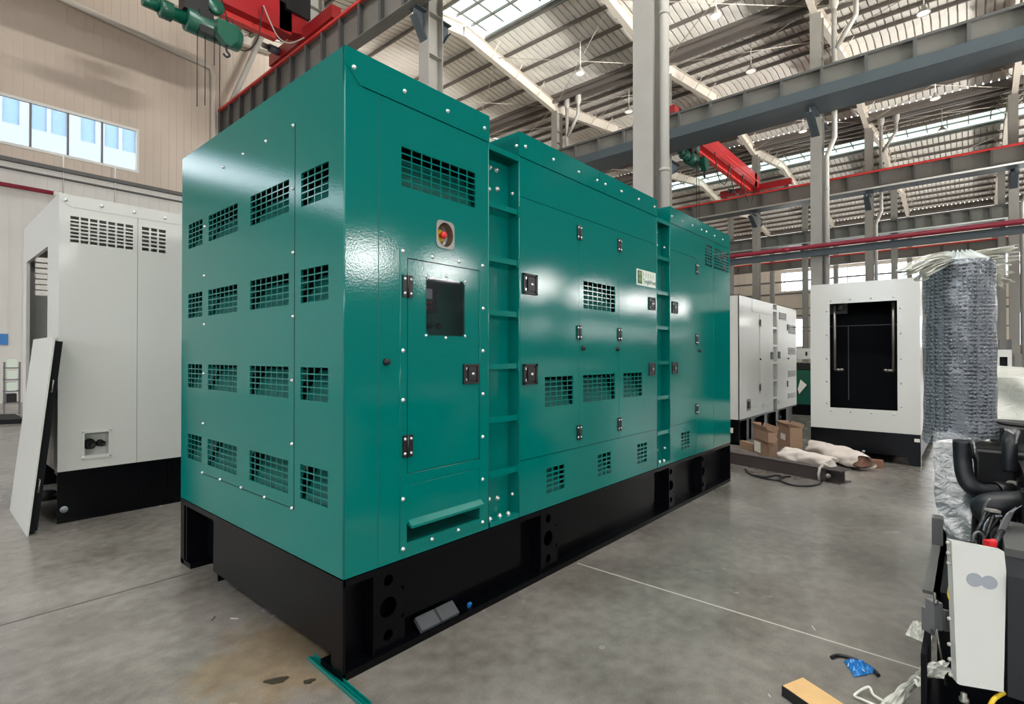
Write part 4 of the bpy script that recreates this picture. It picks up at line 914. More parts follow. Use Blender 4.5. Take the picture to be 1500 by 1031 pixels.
def sack(pts, rr, name, label, mt='cloth', seed=1, z=.0, hole=False):
    rnd = random.Random(seed); P = [onZ(px, py, .0) for px, py in pts]; A, B = [p-FW*(.24 if hole else .05) for p in P]; A.z = B.z = 0; ax = (B-A); L_ = ax.length; ax.normalize(); s_ = ax.cross(V((0,0,1))).normalized()
    nv = 34; nu = 28; ph = [rnd.uniform(0, 6.28) for _ in range(8)]
    def f(u, v):
        t = 2*math.pi*u; env = min(1, (v/.12)**.5 if v < .12 else 1)*(1-.25*max(0, v-.7)/.3); env = max(env, .25)
        r = rr*env*(1+.10*math.sin(3*t+ph[0]+6*v)+.07*math.sin(5*t+ph[1]-14*v)+.05*math.sin(21*v+ph[2]+2*t))
        c, s = math.cos(t), math.sin(t)
        z_ = max(.004, rr*.78+r*s*.80); return A+ax*(L_*v+.03*math.sin(4*t+ph[3]))+s_*r*1.15*c+V((0,0,z_))
    q = MB().grid(f, nu, nv); q.add([f(i/nu, 0) for i in range(nu)], [list(range(nu))]); 
    if not hole: q.add([f(i/nu, 1) for i in range(nu)], [list(range(nu))])
    r = empty(name, A, label, 'sack'); q.build('cover', mt, r)
    if hole:
        c = [f(i/nu, .97) for i in range(nu)]; ce = sum(c, V())/nu
        MB().add([ce+(p-ce)*.80 for p in c], [list(range(nu))]).build('core_end', 'woodred', r)
sack([(1141,672),(1216,688)], .12, 'woven_sack', 'whitish woven sack lying right behind the steel beam', seed=3)
sack([(1176,660),(1249,685)], .145, 'woven_sack', 'wrapped roll with a brown open end, behind the other sack', seed=5, hole=True)
a = onZ(1254, 683, 0); b = onZ(1294, 687, 0); u = b-a; n_ = V((-u.y, u.x, 0)).normalized(); n_ = n_ if n_.dot(FW) > 0 else -n_
MB().obox(a-u*.4, u*1.4, n_*.12, V((0,0,.105))).build('timber_block', 'woodred', label='reddish timber plank end lying right of the wrapped roll', cat='plank')
# ================================================================== ENGINE SET AT RIGHT
eng = empty('engine_set', (3.0, .1, 0), 'open black diesel engine on a skid at the right edge, under construction', 'engine')
def tb(pts, r, name, mt, par=None, n=14, **t): return MB().tube(smooth([at(*p) for p in pts]), r, n).build(name, mt, par, **t)
def smooth(P, k=6):
    out = []
    for i in range(len(P)-1):
        a, b, c, d = P[max(i-1, 0)], P[i], P[i+1], P[min(i+2, len(P)-1)]
        for j in range(k): t = j/k; out.append(.5*((2*b)+(c-a)*t+(2*a-5*b+4*c-d)*t*t+(3*b-a-3*c+d)*t**3))
    return out+[P[-1]]
ys = .12
q = MB()   # skid: two long channel rails with cross members
for y_, s_ in ((ys, -1), (-.95, 1)):
    q.box((3.0, y_, .0), (5.75, y_+s_*.012, .46)).box((3.0, y_, .0), (5.75, y_+s_*.14, .02)).box((3.0, y_, .44), (5.75, y_+s_*.14, .46))
for x_ in (3.0, 4.6, 5.7): q.box((x_, ys-.012, .02), (x_+.012, -.938, .44))
q.box((2.7, ys+.04, 0), (3.0, -1.1, .10)).box((2.7, ys+.04, .1), (3.0, ys+.02, .3))
q.build('skid_frame', 'black', eng)
q = MB().box((3.0, ys+.002, .30), (4.2, ys+.012, .455)).box((3.75, ys+.002, .45), (3.85, ys+.05, .60)).box((3.0, ys+.002, .44), (4.2, ys+.05, .455)); q.build('side_bracket', 'beamdark', eng)
# grey clamp plates with threaded rod at the near end
q = MB(); a = at(1364, 897, 2.24); b = at(1384, 885, 2.3)
q.obox(at(1363, 930, 2.28), RT*.02, FW*.05, V((0,0,.1))).obox(at(1369, 924, 2.22), RT*.035, FW*.05, V((0,0,.115))).obox(at(1385, 925, 2.3), RT*.05, FW*.04, V((0,0,.09)))
q.build('clamp_plate', 'mull', eng)
MB().cyl(at(1369, 868, 2.23), at(1373, 921, 2.23), .005, n=8).cyl(at(1372, 921, 2.2), at(1385, 1003, 2.2), .004, n=8).lathe(at(1371, 883, 2.22), (0,0,1), [(.009,0),(.009,.012),(0,.013)], 6).build('threaded_rod', 'steel', eng)
# engine block and alternator mass
q = MB().box((3.3, -.3, .46), (5.2, -.85, 1.05)).box((3.5, -.2, .5), (5.1, -.3, .9)).box((5.2, -.15, .46), (5.7, -1.0, 1.0))
for k in range(6): q.box((3.5+k*.3, -.18, .55), (3.62+k*.3, -.21, .85))
q.build('engine_block', 'black', eng)
# air filter box with slats
D = 3.25
o = at(1436, 724, D); xv = RT*((1478-1436)/F*D*1.0); 
fb = MB().obox(at(1430, 727, D), V((0,-.35,0)), V((.35,0,0)), UP*((727-659)/F*D)).obox(at(1428, 660, D-.02), V((0,-.40,0)), V((.38,0,0)), UP*.02, 0)
fbo = fb.build('cooler_box', 'blk', eng)
q = MB()
for k in range(7): py = 668+k*7.6; q.obox(at(1437, py+3, D-.012), V((0,-.28,0)), V((.012,0,0)), UP*.012)
q.build('cooler_slat', 'rubber', fbo)
q = MB().obox(at(1430, 661, D-.03), V((0,-.40,0)), V((.03,0,0)), UP*.014); q.build('top_strip', 'steel', fbo)
q = MB()
for px, py in ((1440,727),(1456,727),(1492,669)): q.lathe(at(px, py, D-.02), -FW, [(.014,0),(.014,.012),(0,.014)], 8)
q.build('clamp_bolt', 'steel', fbo)
MB().obox(at(1452, 658, 3.5), V((0,-.5,0)), V((.4,0,0)), UP*((658-626)/F*3.5)).build('upper_box', 'rubber', eng)
MB().obox(at(1428, 800, 3.35), V((0,-.5,0)), V((.4,0,0)), UP*((800-727)/F*3.35)).build('pulley_guard', 'blk', eng)
# pipes and hoses
tb([(1409,645,3.0),(1410,672,3.0),(1413,695,2.98),(1422,712,2.95),(1440,720,2.93),(1458,720,2.93)], .042, 'exhaust_pipe', 'rubber', eng)
MB().lathe(at(1458, 720, 2.93), RT, [(.05,0),(.055,.01),(.055,.05),(.048,.06),(.048,.09),(0,.09)], 16).build('pipe_collar', 'blk', eng)
MB().cyl(at(1480, 713, 2.95), at(1502, 716, 2.95), .036, n=14).build('bare_pipe', 'pipe', eng)
tb([(1440,747,2.75),(1452,741,2.72),(1470,739,2.7),(1494,739,2.68)], .066, 'air_hose', 'rubber', eng, 18)
MB().cyl(at(1494, 739, 2.68), at(1512, 739, 2.68), .068, n=18).build('hose_cuff', 'steel', eng)
MB().lathe(at(1440, 747, 2.75), RT, [(0,-.03),(.055,-.02),(.068,.0)], 18).build('hose_end', 'rubber', eng)
tb([(1444,765,2.68),(1441,750,2.66),(1446,735,2.63),(1452,731,2.62)], .007, 'clamp_band', 'mull', eng, 8)
tb([(1479,690,2.95),(1479,660,2.95),(1479,645,2.98),(1481,639,3.05),(1485,634,3.3)], .034, 'coolant_hose', 'rubber', eng, 16)
MB().obox(at(1476, 631, 2.93), RT*.035+UP*-.02, UP*.012, FW*.02).build('white_strap', 'pipe', eng)
tb([(1422,648,2.95),(1426,668,2.95),(1429,680,2.97),(1430,735,3.0)], .008, 'wire', 'blk', eng, 8)
tb([(1452,615,3.3),(1470,620,3.3),(1502,624,3.3)], .012, 'wire', 'blk', eng, 8)
for k, (a, b) in enumerate((((1444,749),(1436,800)), ((1448,752),(1430,790)), ((1455,755),(1447,806)), ((1462,760),(1440,800)))): tb([(a[0],a[1],2.6),((a[0]+b[0])/2-4,(a[1]+b[1])/2,2.55),(b[0],b[1],2.55)], .009, 'wire', 'blk', eng, 8)
tb([(1425,794,2.5),(1427,783,2.5),(1434,779,2.5),(1441,786,2.5),(1441,797,2.5)], .006, 'wire', 'mull', eng, 8)
# belt pulley in dark metal and finned silver alternator end
q = MB().lathe(at(1466, 788, 2.75), -FW+RT*-.2, [(.10,0),(.10,.03),(.085,.035),(.085,.045),(.04,.05),(0,.05)], 28); q.build('belt_pulley', 'rubber', eng)
tb([(1446,772,2.6),(1448,763,2.6),(1456,757,2.6),(1466,756,2.62)], .008, 'wire_mesh_sleeve', 'silver', eng, 8)
tb([(1441,777,2.6),(1443,768,2.6),(1451,760,2.6),(1462,757,2.62)], .007, 'wire_mesh_sleeve', 'silver', eng, 8)
MB().obox(at(1450, 750, 2.6), RT*.055-UP*.008, FW*.03, UP*.014).build('tie_strap', 'pipe', eng)
ca = at(1497, 806, 2.4)
def alt(u, v): t = math.pi*(.08+.46*u); R_ = .155; return ca+(-RT*math.sin(t)*.62+UP*math.cos(t))*R_+(RT*.22-UP*.0)*v
q = MB().grid(lambda u, v: at(1467, 805, 2.38)+RT*(.015*math.sin(3*u)+v*.14-.09*math.sin(math.pi*.5*u)+.05)+UP*(.19*math.cos(math.pi*.5*u)-.02)+FW*(.10*v), 16, 3)
q.build('alternator_shroud', 'silver', eng)
q = MB()
for k in range(5):
    q.tube([at(1467, 805, 2.37)+RT*(.015*math.sin(3*u)+(k/5)*.14-.09*math.sin(math.pi*.5*u)+.05)+UP*(.195*math.cos(math.pi*.5*u)-.02)+FW*(.10*k/5) for u in [i/10 for i in range(2, 11)]], .004, 6)
q.build('cooling_fin', 'mull', eng)
tb([(1458,800,2.3),(1462,788,2.32),(1468,778,2.35)], .012, 'red_cap_cable', 'blk', eng, 8)
MB().obox(at(1449, 803, 2.25), RT*.035, FW*.03, UP*.028).lathe(at(1455, 793, 2.27), UP, [(.012,0),(.008,.01),(0,.01)], 10).build('red_terminal_cap', 'redbtn', eng)
q = MB().obox(at(1472, 862, 2.2), V((0,-.3,0)), V((.5,0,0)), UP*((862-805)/F*2.3)); q.build('terminal_box', 'beamdark', eng)
MB().lathe(at(1493, 829, 2.28), -FW, [(.012,0),(.012,.01),(0,.012)], 8).build('box_bolt', 'steel', eng)
q = MB().obox(at(1476, 1020, 2.0), V((0,-.4,0)), V((.6,0,0)), UP*((1012-835)/F*2.0)); q.build('base_housing', 'rubber', eng)
MB().lathe(at(1497, 975, 2.08), -FW, [(.05,0),(.05,.02),(.035,.025),(.035,.01),(0,.01)], 24).build('round_boss', 'blk', eng)
MB().lathe(at(1412, 1027, 2.0), V((0,0,1)), [(.016,0),(.016,.012),(.01,.015),(.01,.03),(0,.03)], 8).build('anchor_bolt', 'steel', eng)
tb([(1393,878,2.1),(1391,870,2.12),(1393,858,2.12),(1396,850,2.12)], .008, 'yellow_wire', 'yellow', eng, 8)
tb([(1450,1034,2.0),(1456,1024,2.0),(1464,1018,2.02),(1472,1014,2.02)], .008, 'yellow_wire', 'yellow', eng, 8)
tb([(1450,600,3.3),(1452,610,3.3)], .004, 'wire', 'blk', eng, 6)
# white control panel on the near end
P = [at(1394,793,2.08), at(1471,808,2.02), at(1477,838,2.0), at(1477,1021,1.96), at(1406,1003,2.04), at(1399,997,2.06)]
nrm = (P[1]-P[0]).cross(P[4]-P[0]).normalized(); nrm = nrm if nrm.dot(FW) > 0 else -nrm
# keep the face exactly flat
P = [p-nrm*(p-P[0]).dot(nrm) for p in P]
cp = empty('control_panel', P[4], 'white sheet metal panel with two grey discs at the near end of the engine', 'panel')
MB().prism(P, nrm*.05).build('cover', 'white', cp)
def onP(px, py): d = ray(px, py); return CAM+d*((P[0]-CAM).dot(nrm)/d.dot(nrm))
for px, py in ((1427.5,849),(1449,853)): MB().cyl(onP(px, py), onP(px, py)-nrm*.002, .0255, n=24).build('disc_sticker', 'grey', cp)
q = MB()
for px, py in ((1394,797),(1394.5,812),(1395,827),(1396,909),(1396,947),(1397,969),(1398,992)): q.lathe(onP(px, py)+nrm*.02-RT*.004, -RT, [(.008,0),(.008,.004),(.005,.008),(0,.009)], 8)
q.build('edge_bolt', 'pipe', cp)
# wrapped exhaust silencer
mc = at(1405, 515, 3.46); RM = .185; zt0, zt1 = at(1405, 642, 3.46).z, at(1405, 384, 3.46).z
mf = empty('exhaust_silencer', (mc.x, mc.y, zt0), 'tall upright exhaust silencer rolled in bubble wrap at the right', 'silencer')
MB().cyl((mc.x, mc.y, zt0+.05), (mc.x, mc.y, zt1-.03), RM-.014, n=40).build('silencer_drum', 'drum', mf)
rnd = random.Random(4); ph = [rnd.uniform(0, 6.28) for _ in range(12)]
def wrap(u, v):
    t = 2*math.pi*u; z = zt0+(zt1-zt0)*v
    r = RM*(1+.022*math.sin(3*t+ph[0]+2*v)+.02*math.sin(7*t+ph[1]+5*v)*math.sin(9*v+ph[2])+.03*math.exp(-((t-4.0-1.0*v)/.12)**2)+.008*math.sin(30*v+5*t+ph[3]))
    r *= 1+.06*max(0, (.12-v)/.12)-.10*max(0, (v-.975)/.025)
    z += (.02*math.sin(2*t+ph[4])+.015*math.sin(5*t))*(1 if v < .03 else 0)
    return V((mc.x+r*math.cos(t), mc.y+r*math.sin(t), z))
MB().grid(wrap, 180, 160).build('bubble_wrap', 'bubble', mf, fix=False)
# second inner turn of wrap
MB().grid(lambda u, v: V((mc.x, mc.y, 0))+(wrap(u+.31, v)-V((mc.x, mc.y, 0)))*1, 120, 60).build('inner_wrap', 'bubble', mf, fix=False).scale = (1, 1, 1)
def knot(u, v):
    t = 2*math.pi*u; r = RM*(1-.0*v)*(1-v)**.7+.055*v; r = RM*.98*(1-v)+.06*v
    z = zt1-.02+.085*v+.012*math.sin(9*t+ph[5])*(1-v)+.01*math.sin(17*t+ph[6])
    return V((mc.x+r*(1+.08*math.sin(11*t+ph[7])*v)*math.cos(t), mc.y+r*(1+.08*math.sin(11*t+ph[7])*v)*math.sin(t), z))
MB().grid(knot, 120, 14).add([V((mc.x+.06*math.cos(6.283*k/24), mc.y+.06*math.sin(6.283*k/24), zt1+.065+.006*math.sin(k))) for k in range(24)], [list(range(24))]).build('gathered_top', 'filmwrap', mf, fix=False)
def tail(p0, p1, w0, w1, seed, sag, lift=0):
    r_ = random.Random(seed); f_ = [r_.uniform(0, 6.28) for _ in range(9)]; A, B = at(*p0), at(*p1); ax = B-A; s_ = ax.cross(FW).normalized(); s_ = s_ if s_.z > 0 else -s_
    def fn(u, v):
        w = w0+(w1-w0)*v**1.2; c = A+ax*(v+.05*math.sin(5*u+f_[5])*v)+UP*(lift*math.sin(math.pi*v)-sag*v*v)
        a = (u-.5)*2
        return c+s_*w*(a+.10*math.sin(9*a+f_[0]+3*v))+FW*(.035*math.sin(13*a+f_[1]+4*v)+.02*math.sin(23*a+f_[2]-6*v))*(.5+v)
    q = MB().grid(fn, 60, 30)
    return q
q = tail((1392,378,3.42), (1326,399,3.1), .045, .024, 1, .0, .03); q.build('film_tail', 'film', mf, fix=False)
q = tail((1396,382,3.40), (1345,404,3.2), .035, .035, 8, .0, .02); q.build('film_tail', 'film', mf, fix=False)
q = tail((1418,378,3.42), (1480,374,3.45), .035, .055, 2, -.01, .01); q.build('film_tail', 'film', mf, fix=False)
q = tail((1425,388,3.40), (1470,392,3.5), .03, .09, 3, .03, .0); q.build('film_tail', 'film', mf, fix=False)
q = tail((1428,392,3.40), (1462,414,3.5), .03, .05, 6, .02, .0); q.build('film_tail', 'film', mf, fix=False)
# stretch-wrapped panel beneath the silencer
A = [at(1367,648,3.3), at(1429,652,3.15), at(1428,812,2.9), at(1396,806,2.85), at(1384,778,2.9), at(1369,735,3.05)]
n2 = (A[1]-A[0]).cross(A[3]-A[0]).normalized(); n2 = n2 if n2.dot(FW) > 0 else -n2
A = [p-n2*(p-A[0]).dot(n2) for p in A]
dct = MB().prism([p+n2*.01 for p in A], n2*.12).build('wrapped_duct', 'mull', eng, label='grey duct wrapped in glossy film')
def ductf(u, v):
    Lp = [A[0], A[5], A[4], A[3]]; k = v*3; i = min(int(k), 2); l_ = Lp[i].lerp(Lp[i+1], k-i); r_ = A[1].lerp(A[2], v)
    return l_.lerp(r_, u)+n2*(-.008+.004*math.sin(4*u+3*v)+.002*math.sin(15*v-11*u+2))+RT*(.004*math.sin(40*v) if u == 0 else 0)
MB().grid(ductf, 40, 60).build('film_skin', 'ductwrap', dct, fix=False)
# film-wrapped radiator crate behind
a = at(1449, 628, 4.6)
cr = empty('wrapped_crate', (a.x, a.y, 0), 'large crate wrapped in crinkled clear film at the right edge, behind the engine', 'crate')
xa_ = a.x+.2
zt_c = at(1470, 552, 4.8).z
def crinkle(u, v):
    y_ = a.y+.02-1.5*u; z_ = .02+(zt_c-.02)*v; return V((xa_+.02*math.sin(9*u*3+7*v)+.02*math.sin(23*v+11*u), y_, z_))
q = MB().grid(crinkle, 50, 40).grid(lambda u, v: V((xa_+1.2*v, a.y+.02-1.5*u, zt_c+.05*math.sin(8*v+9*u)*v+.05*v)), 30, 16); q.build('film_cover', 'film', cr, fix=False)
MB().box((xa_+.06, a.y-.03, 0), (xa_+1.2, a.y-1.45, zt_c-.03)).build('crate_body', 'wallw', cr)
# ================================================================== FLOOR SCRAPS
def blob(cx, cy, rx, ry, seed, name, mt, lab, cat, h=.002, rot=0):
    r_ = random.Random(seed); c = onZ(cx, cy, 0); n = 26; f_ = [r_.uniform(0, 6.28) for _ in range(4)]; P = []
    for i in range(n):
        t = 2*math.pi*i/n; k = 1+.18*math.sin(2*t+f_[0])+.14*math.sin(3*t+f_[1])+.09*math.sin(5*t+f_[2]); x, y = rx*k*math.cos(t), ry*k*math.sin(t)
        P.append(V((c.x+x*math.cos(rot)-y*math.sin(rot), c.y+x*math.sin(rot)+y*math.cos(rot), .0005)))
    MB().prism(P, (0,0,h)).build(name, mt, label=lab, cat=cat)
blob(405, 997, .045, .028, 1, 'oil_stain', 'stain', 'larger dark oil stain on the floor left of the green strip', 'stain', rot=-.7)
blob(453, 998, .026, .018, 2, 'oil_stain', 'stain', 'smaller dark oil stain beside the green strip', 'stain', rot=-.7)
a, b = onZ(450, 966, 0), onZ(533, 1040, 0); u = b-a; n_ = V((-u.y, u.x, 0)).normalized(); n_ = n_ if n_.dot(RT) > 0 else -n_
gs = MB().obox(a, u, n_*.035, V((0,0,.003))).obox(a, u, n_*.003, V((0,0,.02))).obox(a+n_*.032, u, n_*.003, V((0,0,.02))).obox(a+n_*.014, u, n_*.003, V((0,0,.012)))
gs.build('metal_strip', 'green', label='green painted metal channel strip on the floor at the skid corner', cat='strip')
for k, (px, py, rx) in enumerate(((311, 909, .9), (350, 906, 2.2), (498,943,.5), (1195, 924, .5), (1130,1022,.7), (980, 845, .4), (880,800,.4))):
    c = onZ(px, py, 0); t = rx
    MB().obox(c, V((math.cos(t), math.sin(t), 0))*(.05 if k != 4 else .02), V((-math.sin(t), math.cos(t), 0))*.006, V((0,0,.004))).build('debris_chip', 'foam' if k in (0, 5) else 'pipe', label=['dark splinter on the floor left of the stains', 'pale sliver on the floor left of the green corner', 'pale chip on the floor by the skid corner post', 'short white stick on the floor right of centre', 'white chip on the floor by the timber block', 'dark scrap on the floor beside the long skid', 'tiny pale chip at the skid edge'][k], cat='debris')
a, b = onZ(1146, 1004, .045), onZ(1176, 992, .045); c = onZ(1236, 1031, .045)
u = b-a; w_ = (c-b)*1.4
MB().obox(a-V((0,0,.044)), u, w_, V((0,0,.04))).box((0,0,-1),(0,0,-1)) if 0 else None
tbk = empty('timber_block', (a.x, a.y, 0), 'pale timber block with a black edge at the bottom of the photo', 'timber')
MB().obox(V((a.x, a.y, .001)), V((u.x,u.y,0)), V((w_.x,w_.y,0)), V((0,0,.044))).build('block', 'wood', tbk)
un = V((u.x,u.y,0)).normalized()
MB().obox(V((a.x, a.y, .001))-un*.004, un*.004, V((w_.x,w_.y,0)), V((0,0,.0445))).obox(V((a.x, a.y, .001)), V((u.x,u.y,0))*.0+un*.001, V((w_.x,w_.y,0)), V((0,0,.0445))).build('black_edge', 'blk', tbk)
loop([(1218,963),(1226,960),(1242,962),(1262,970),(1278,980),(1287,989)], .009, 'rubber_strip', 'blk', 'curved black rubber strip on the floor beside the blue bag', 'strip')
def crumple(name, corners, h, mt, lab, cat, seed, n=14, f=1.):
    r_ = random.Random(seed); C = [onZ(*p, .004) for p in corners]; ht = [[0 if i in (0, n) or j in (0, n) else r_.random()*h for i in range(n+1)] for j in range(n+1)]
    def fn(u, v):
        i, j = round(u*n), round(v*n); p = (C[0]*(1-u)+C[1]*u)*(1-v)+(C[3]*(1-u)+C[2]*u)*v; return p+V((r_.uniform(-1, 1)*.003, r_.uniform(-1, 1)*.003, ht[j][i]+h*.6*math.sin(math.pi*u)*math.sin(math.pi*v)))
    MB().grid(fn, n, n, sm=False).build(name, mt, label=lab, cat=cat)
crumple('plastic_bag', [(1236,968),(1262,971),(1284,984),(1252,991)], .022, 'blue', 'crumpled blue plastic bag on the floor near the engine', 'bag', 3)
crumple('plastic_bag', [(1326,930),(1338,909),(1372,924),(1366,946)], .02, 'film', 'clear flat plastic bag on the floor touching the engine skid', 'bag', 4)
fm = empty('film_scrap', onZ(1300, 1028, 0), 'twisted clear film scrap tied to the near end of the engine skid', 'film')
def twist(u, v):
    P = [V(x) for x in TW]; k = v*(len(P)-1); i = min(int(k), len(P)-2); c = P[i]*(1-(k-i))+P[i+1]*(k-i); t = 2*math.pi*u
    r = (.035-.022*math.sin(math.pi*min(1, v*1.1))**2)+.010*math.sin(5*t+9*v)+.006*math.sin(11*t-20*v); return c+(RT*math.cos(t)+UP*math.sin(t)*.8)*r
TW = smooth([onZ(1300, 1040, .04), onZ(1325, 1012, .05), at(1345, 992, 2.2), at(1362, 982, 2.15), at(1380, 980, 2.12)])
MB().grid(twist, 40, 60).build('twisted_film', 'film', fm, fix=False)
MB().tube([p for p in smooth([onZ(1285,1034,.01), onZ(1262,1024,.012), onZ(1252,1018,.01), onZ(1272,1006,.03), onZ(1280,1018,.02), onZ(1300,1030,.02)])], .006, 8).build('film_strand', 'film', fm)
tb([(1340,994,2.16),(1345,1004,2.15),(1349,996,2.15),(1341,990,2.16)], .006, 'film_loop', 'film', fm, 8)
# ================================================================== CRANES
def crane(x0, x1, yc, zb, name, label, wd=.55, h=1.05, tl=2.1):
    r = empty(name, (x0, yc, zb), label, 'crane')
    y0 = yc-wd/2
    q = MB().box((x0+.5, y0, zb+.12), (x1-.5, y0+wd, zb+h)).prism([(x0, y0, zb+.35), (x0+.9, y0, zb+.12), (x0+.9, y0, zb+h), (x0, y0, zb+h)], (0, wd, 0)).prism([(x1, y0, zb+.35), (x1-.9, y0, zb+.12), (x1-.9, y0, zb+h), (x1, y0, zb+h)], (0, wd, 0))
    q.box((x0+.8, y0-.06, zb+.10), (x1-.8, y0+wd+.06, zb+.125)).box((x0+.9, y0-.004, zb+h*.62), (x1-.9, y0, zb+h*.64)).box((x0+.9, y0-.004, zb+h*.36), (x1-.9, y0, zb+h*.375)); q.build('girder', 'red', r)
    MB().box((x0+.9, yc-.12, zb-.12), (x1-.9, yc+.12, zb-.10)).box((x0+.9, yc-.012, zb-.1), (x1-.9, yc+.012, zb+.1)).build('hoist_rail', 'redrail', r)
    for x in (x0+.0, x1-.0):
        e_ = MB().box((x-.16, yc-(tl if x == x0 else 2.1), zb+(.12 if tl > 2 or x == x1 else -.2)), (x+.16, yc+(tl if x == x0 else 2.1), zb+(.52 if tl > 2 or x == x1 else .1))).build('end_truck', 'red', r)
        for sy in (-1.8, 1.8):
            MB().cyl((x-.06, yc+sy, zb+.20), (x+.06, yc+sy, zb+.20), .16, n=20).build('wheel', 'beamdark', e_)
        MB().cyl((x-.5, yc+1.35, zb+.35), (x-.16, yc+1.35, zb+.35), .13, n=16).cyl((x-.72, yc+1.35, zb+.35), (x-.5, yc+1.35, zb+.35), .09, n=14, m=1).build('drive_motor', ['slate', 'steel'], e_)
    return r
zr = RAIL+.03
c1 = crane(-4.0, 8.62, 16.7, zr, 'overhead_crane', 'red overhead crane girder crossing the top left corner of the photo')
a = onY(424, 10, 16.3)
MB().box((a.x-.1, 16.28, a.z-.1), (a.x+.7, 16.42, a.z+1.0)).build('electric_box', 'blk', c1)
c2 = crane(22.5, 35.0, 10.2, zr, 'overhead_crane', 'distant red overhead crane girder under the slate beam, right of centre', tl=.5)
MB().box((28, 9.55, zr+.2), (33.5, 9.6, zr+.26)).build('cable_track', 'redrail', c2)
def hoist(cx, cy, cz, L_, label, sc=1):
    r = empty('hoist', (cx, cy, cz), label, 'hoist'); h = L_/2
    q = MB().lathe((cx-h*.35, cy, cz), (1,0,0), [(0,0),(.27,0),(.30,.03),(.30,h*1.30),(.27,h*1.34),(0,h*1.34)], 28); q.build('drum_housing', 'hoist', r)
    MB().lathe((cx-h*.95, cy, cz), (1,0,0), [(0,0),(.19,.02),(.22,.06),(.22,h*.30),(.17,h*.32),(.17,h*.6),(0,h*.6)], 24).build('motor', 'hoist', r)
    q = MB()
    for k in range(8): q.lathe((cx-h*.9+k*.035, cy, cz), (1,0,0), [(.22,0),(.235,.004),(.235,.012),(.22,.016)], 24)
    q.build('motor_fin', 'hoist', r)
    MB().lathe((cx-h*1.3, cy+.0, cz+.02), (1,0,0), [(0,0),(.14,.02),(.15,.06),(.15,h*.34),(0,h*.34)], 20).build('gearbox', 'hoist', r)
    MB().box((cx-.45, cy-.2, cz+.2), (cx+.15, cy+.25, cz+.75)).box((cx-.1, cy-.28, cz-.30), (cx+.25, cy-.1, cz+.3)).build('trolley', 'blk', r)
    MB().lathe((cx+.35, cy-.1, cz+.62), (0,1,0), [(0,-.1),(.2,-.1),(.22,-.06),(.22,.06),(0,.06)], 20).build('travel_motor', 'hoist', r)
    MB().cyl((cx-.3, cy, cz+.7), (cx-.3, cy, cz+1.05), .08, n=10).cyl((cx+.3, cy, cz+.2), (cx+.3, cy, cz+1.0), .05, n=10).build('hanger', 'blk', r)
    MB().prism([(cx+.27, cy-.52, cz+.12), (cx+.27, cy-.52, cz-.28), (cx+.48, cy-.52, cz-.5), (cx+.62, cy-.52, cz-.5), (cx+.80, cy-.52, cz-.28), (cx+.80, cy-.52, cz+.12)], (0, .24, 0)).build('hook_block', 'hoist', r)
    MB().tube(smooth([V((cx+.54, cy-.4, cz-.5)), V((cx+.54, cy-.4, cz-.62)), V((cx+.62, cy-.4, cz-.72)), V((cx+.54, cy-.4, cz-.8)), V((cx+.45, cy-.4, cz-.74))]), .03, 8).build('hook', 'blk', r)
    for dx in (.38, .54, .70): MB().cyl((cx+dx, cy-.4, cz+.0), (cx+dx, cy-.38, cz+.3), .012, n=6).build('rope', 'blk', r)
    return r
hp = at(292, 46, 14.6)
h1 = hoist(hp.x, 16.0, 10.62, 2.1, 'dark green electric hoist hanging at the top left corner')
h2 = hoist(24.3, 9.9, 10.75, 2.0, 'small green electric hoist under the distant red crane')
for px, zl in ((289, 8.3), (300.5, 8.4), (322, 2.2), (314, 9.6)):
    p = onY(px, 70, 15.9); MB().cyl((p.x, 15.9, zl), (p.x, 15.9, 10.5), .011, n=6).build('pendant_cable', 'blk', label='thin black cable hanging from the green hoist at top left', cat='cable', group='cables hanging from the near hoist')
def cable3(P, r, lab, mt='blk', group=None): return MB().tube(smooth(P), r, 6).build('festoon_cable', mt, label=lab, cat='cable', group=group)
yq = 16.25
cable3([onY(325,0,yq), onY(332,25,yq), onY(345,65,yq), onY(362,74,yq), onY(378,55,yq), onY(384,10,yq)], .02, 'cable loop hanging from the near red crane girder, left one')
cable3([onY(386,8,yq), onY(395,30,yq), onY(408,55,yq), onY(425,63,yq), onY(446,55,yq)], .02, 'cable loop hanging from the near red crane girder, right one', 'pipe')
for k in range(3):
    y_ = 9.8; xs_ = 27+2.2*k
    cable3([V((xs_, y_, zr+.2)), V((xs_+.5, y_, zr-.9)), V((xs_+1.1, y_, zr-1.15)), V((xs_+1.7, y_, zr-.9)), V((xs_+2.2, y_, zr+.2))], .025, 'sagging black cable loop below the distant red crane', group='cable loops of the distant crane')
for px in (1020.5, 1024): p = onY(px, 262, 9.5); MB().cyl((p.x, 9.5, 4.5), (p.x, 9.5, 10.3), .012, n=6).build('pendant_cable', 'blk', label='thin cable hanging from the distant green hoist', cat='cable', group='cables hanging from the distant hoist')
# end stop and collector boxes at the left end of the near rail
a = onX(300, 150, 8.4)
q = MB().box((8.2, a.y-.3, 9.5), (8.42, a.y+.3, 12.6)).box((8.05, a.y+.3, 8.4), (8.25, a.y+.75, 11.3)); q.build('cable_riser', 'beamdark', label='dark grey vertical cable riser at the left end of the near crane rail', cat='riser')
a1 = onY(384, 52, 22.6); a2 = onY(338, 152, 22.6)
MB().tube([a1, a2], .11, 10).build('downpipe', 'pipe', label='slanting cream pipe on the gable wall left of the red rail', cat='drainpipe')
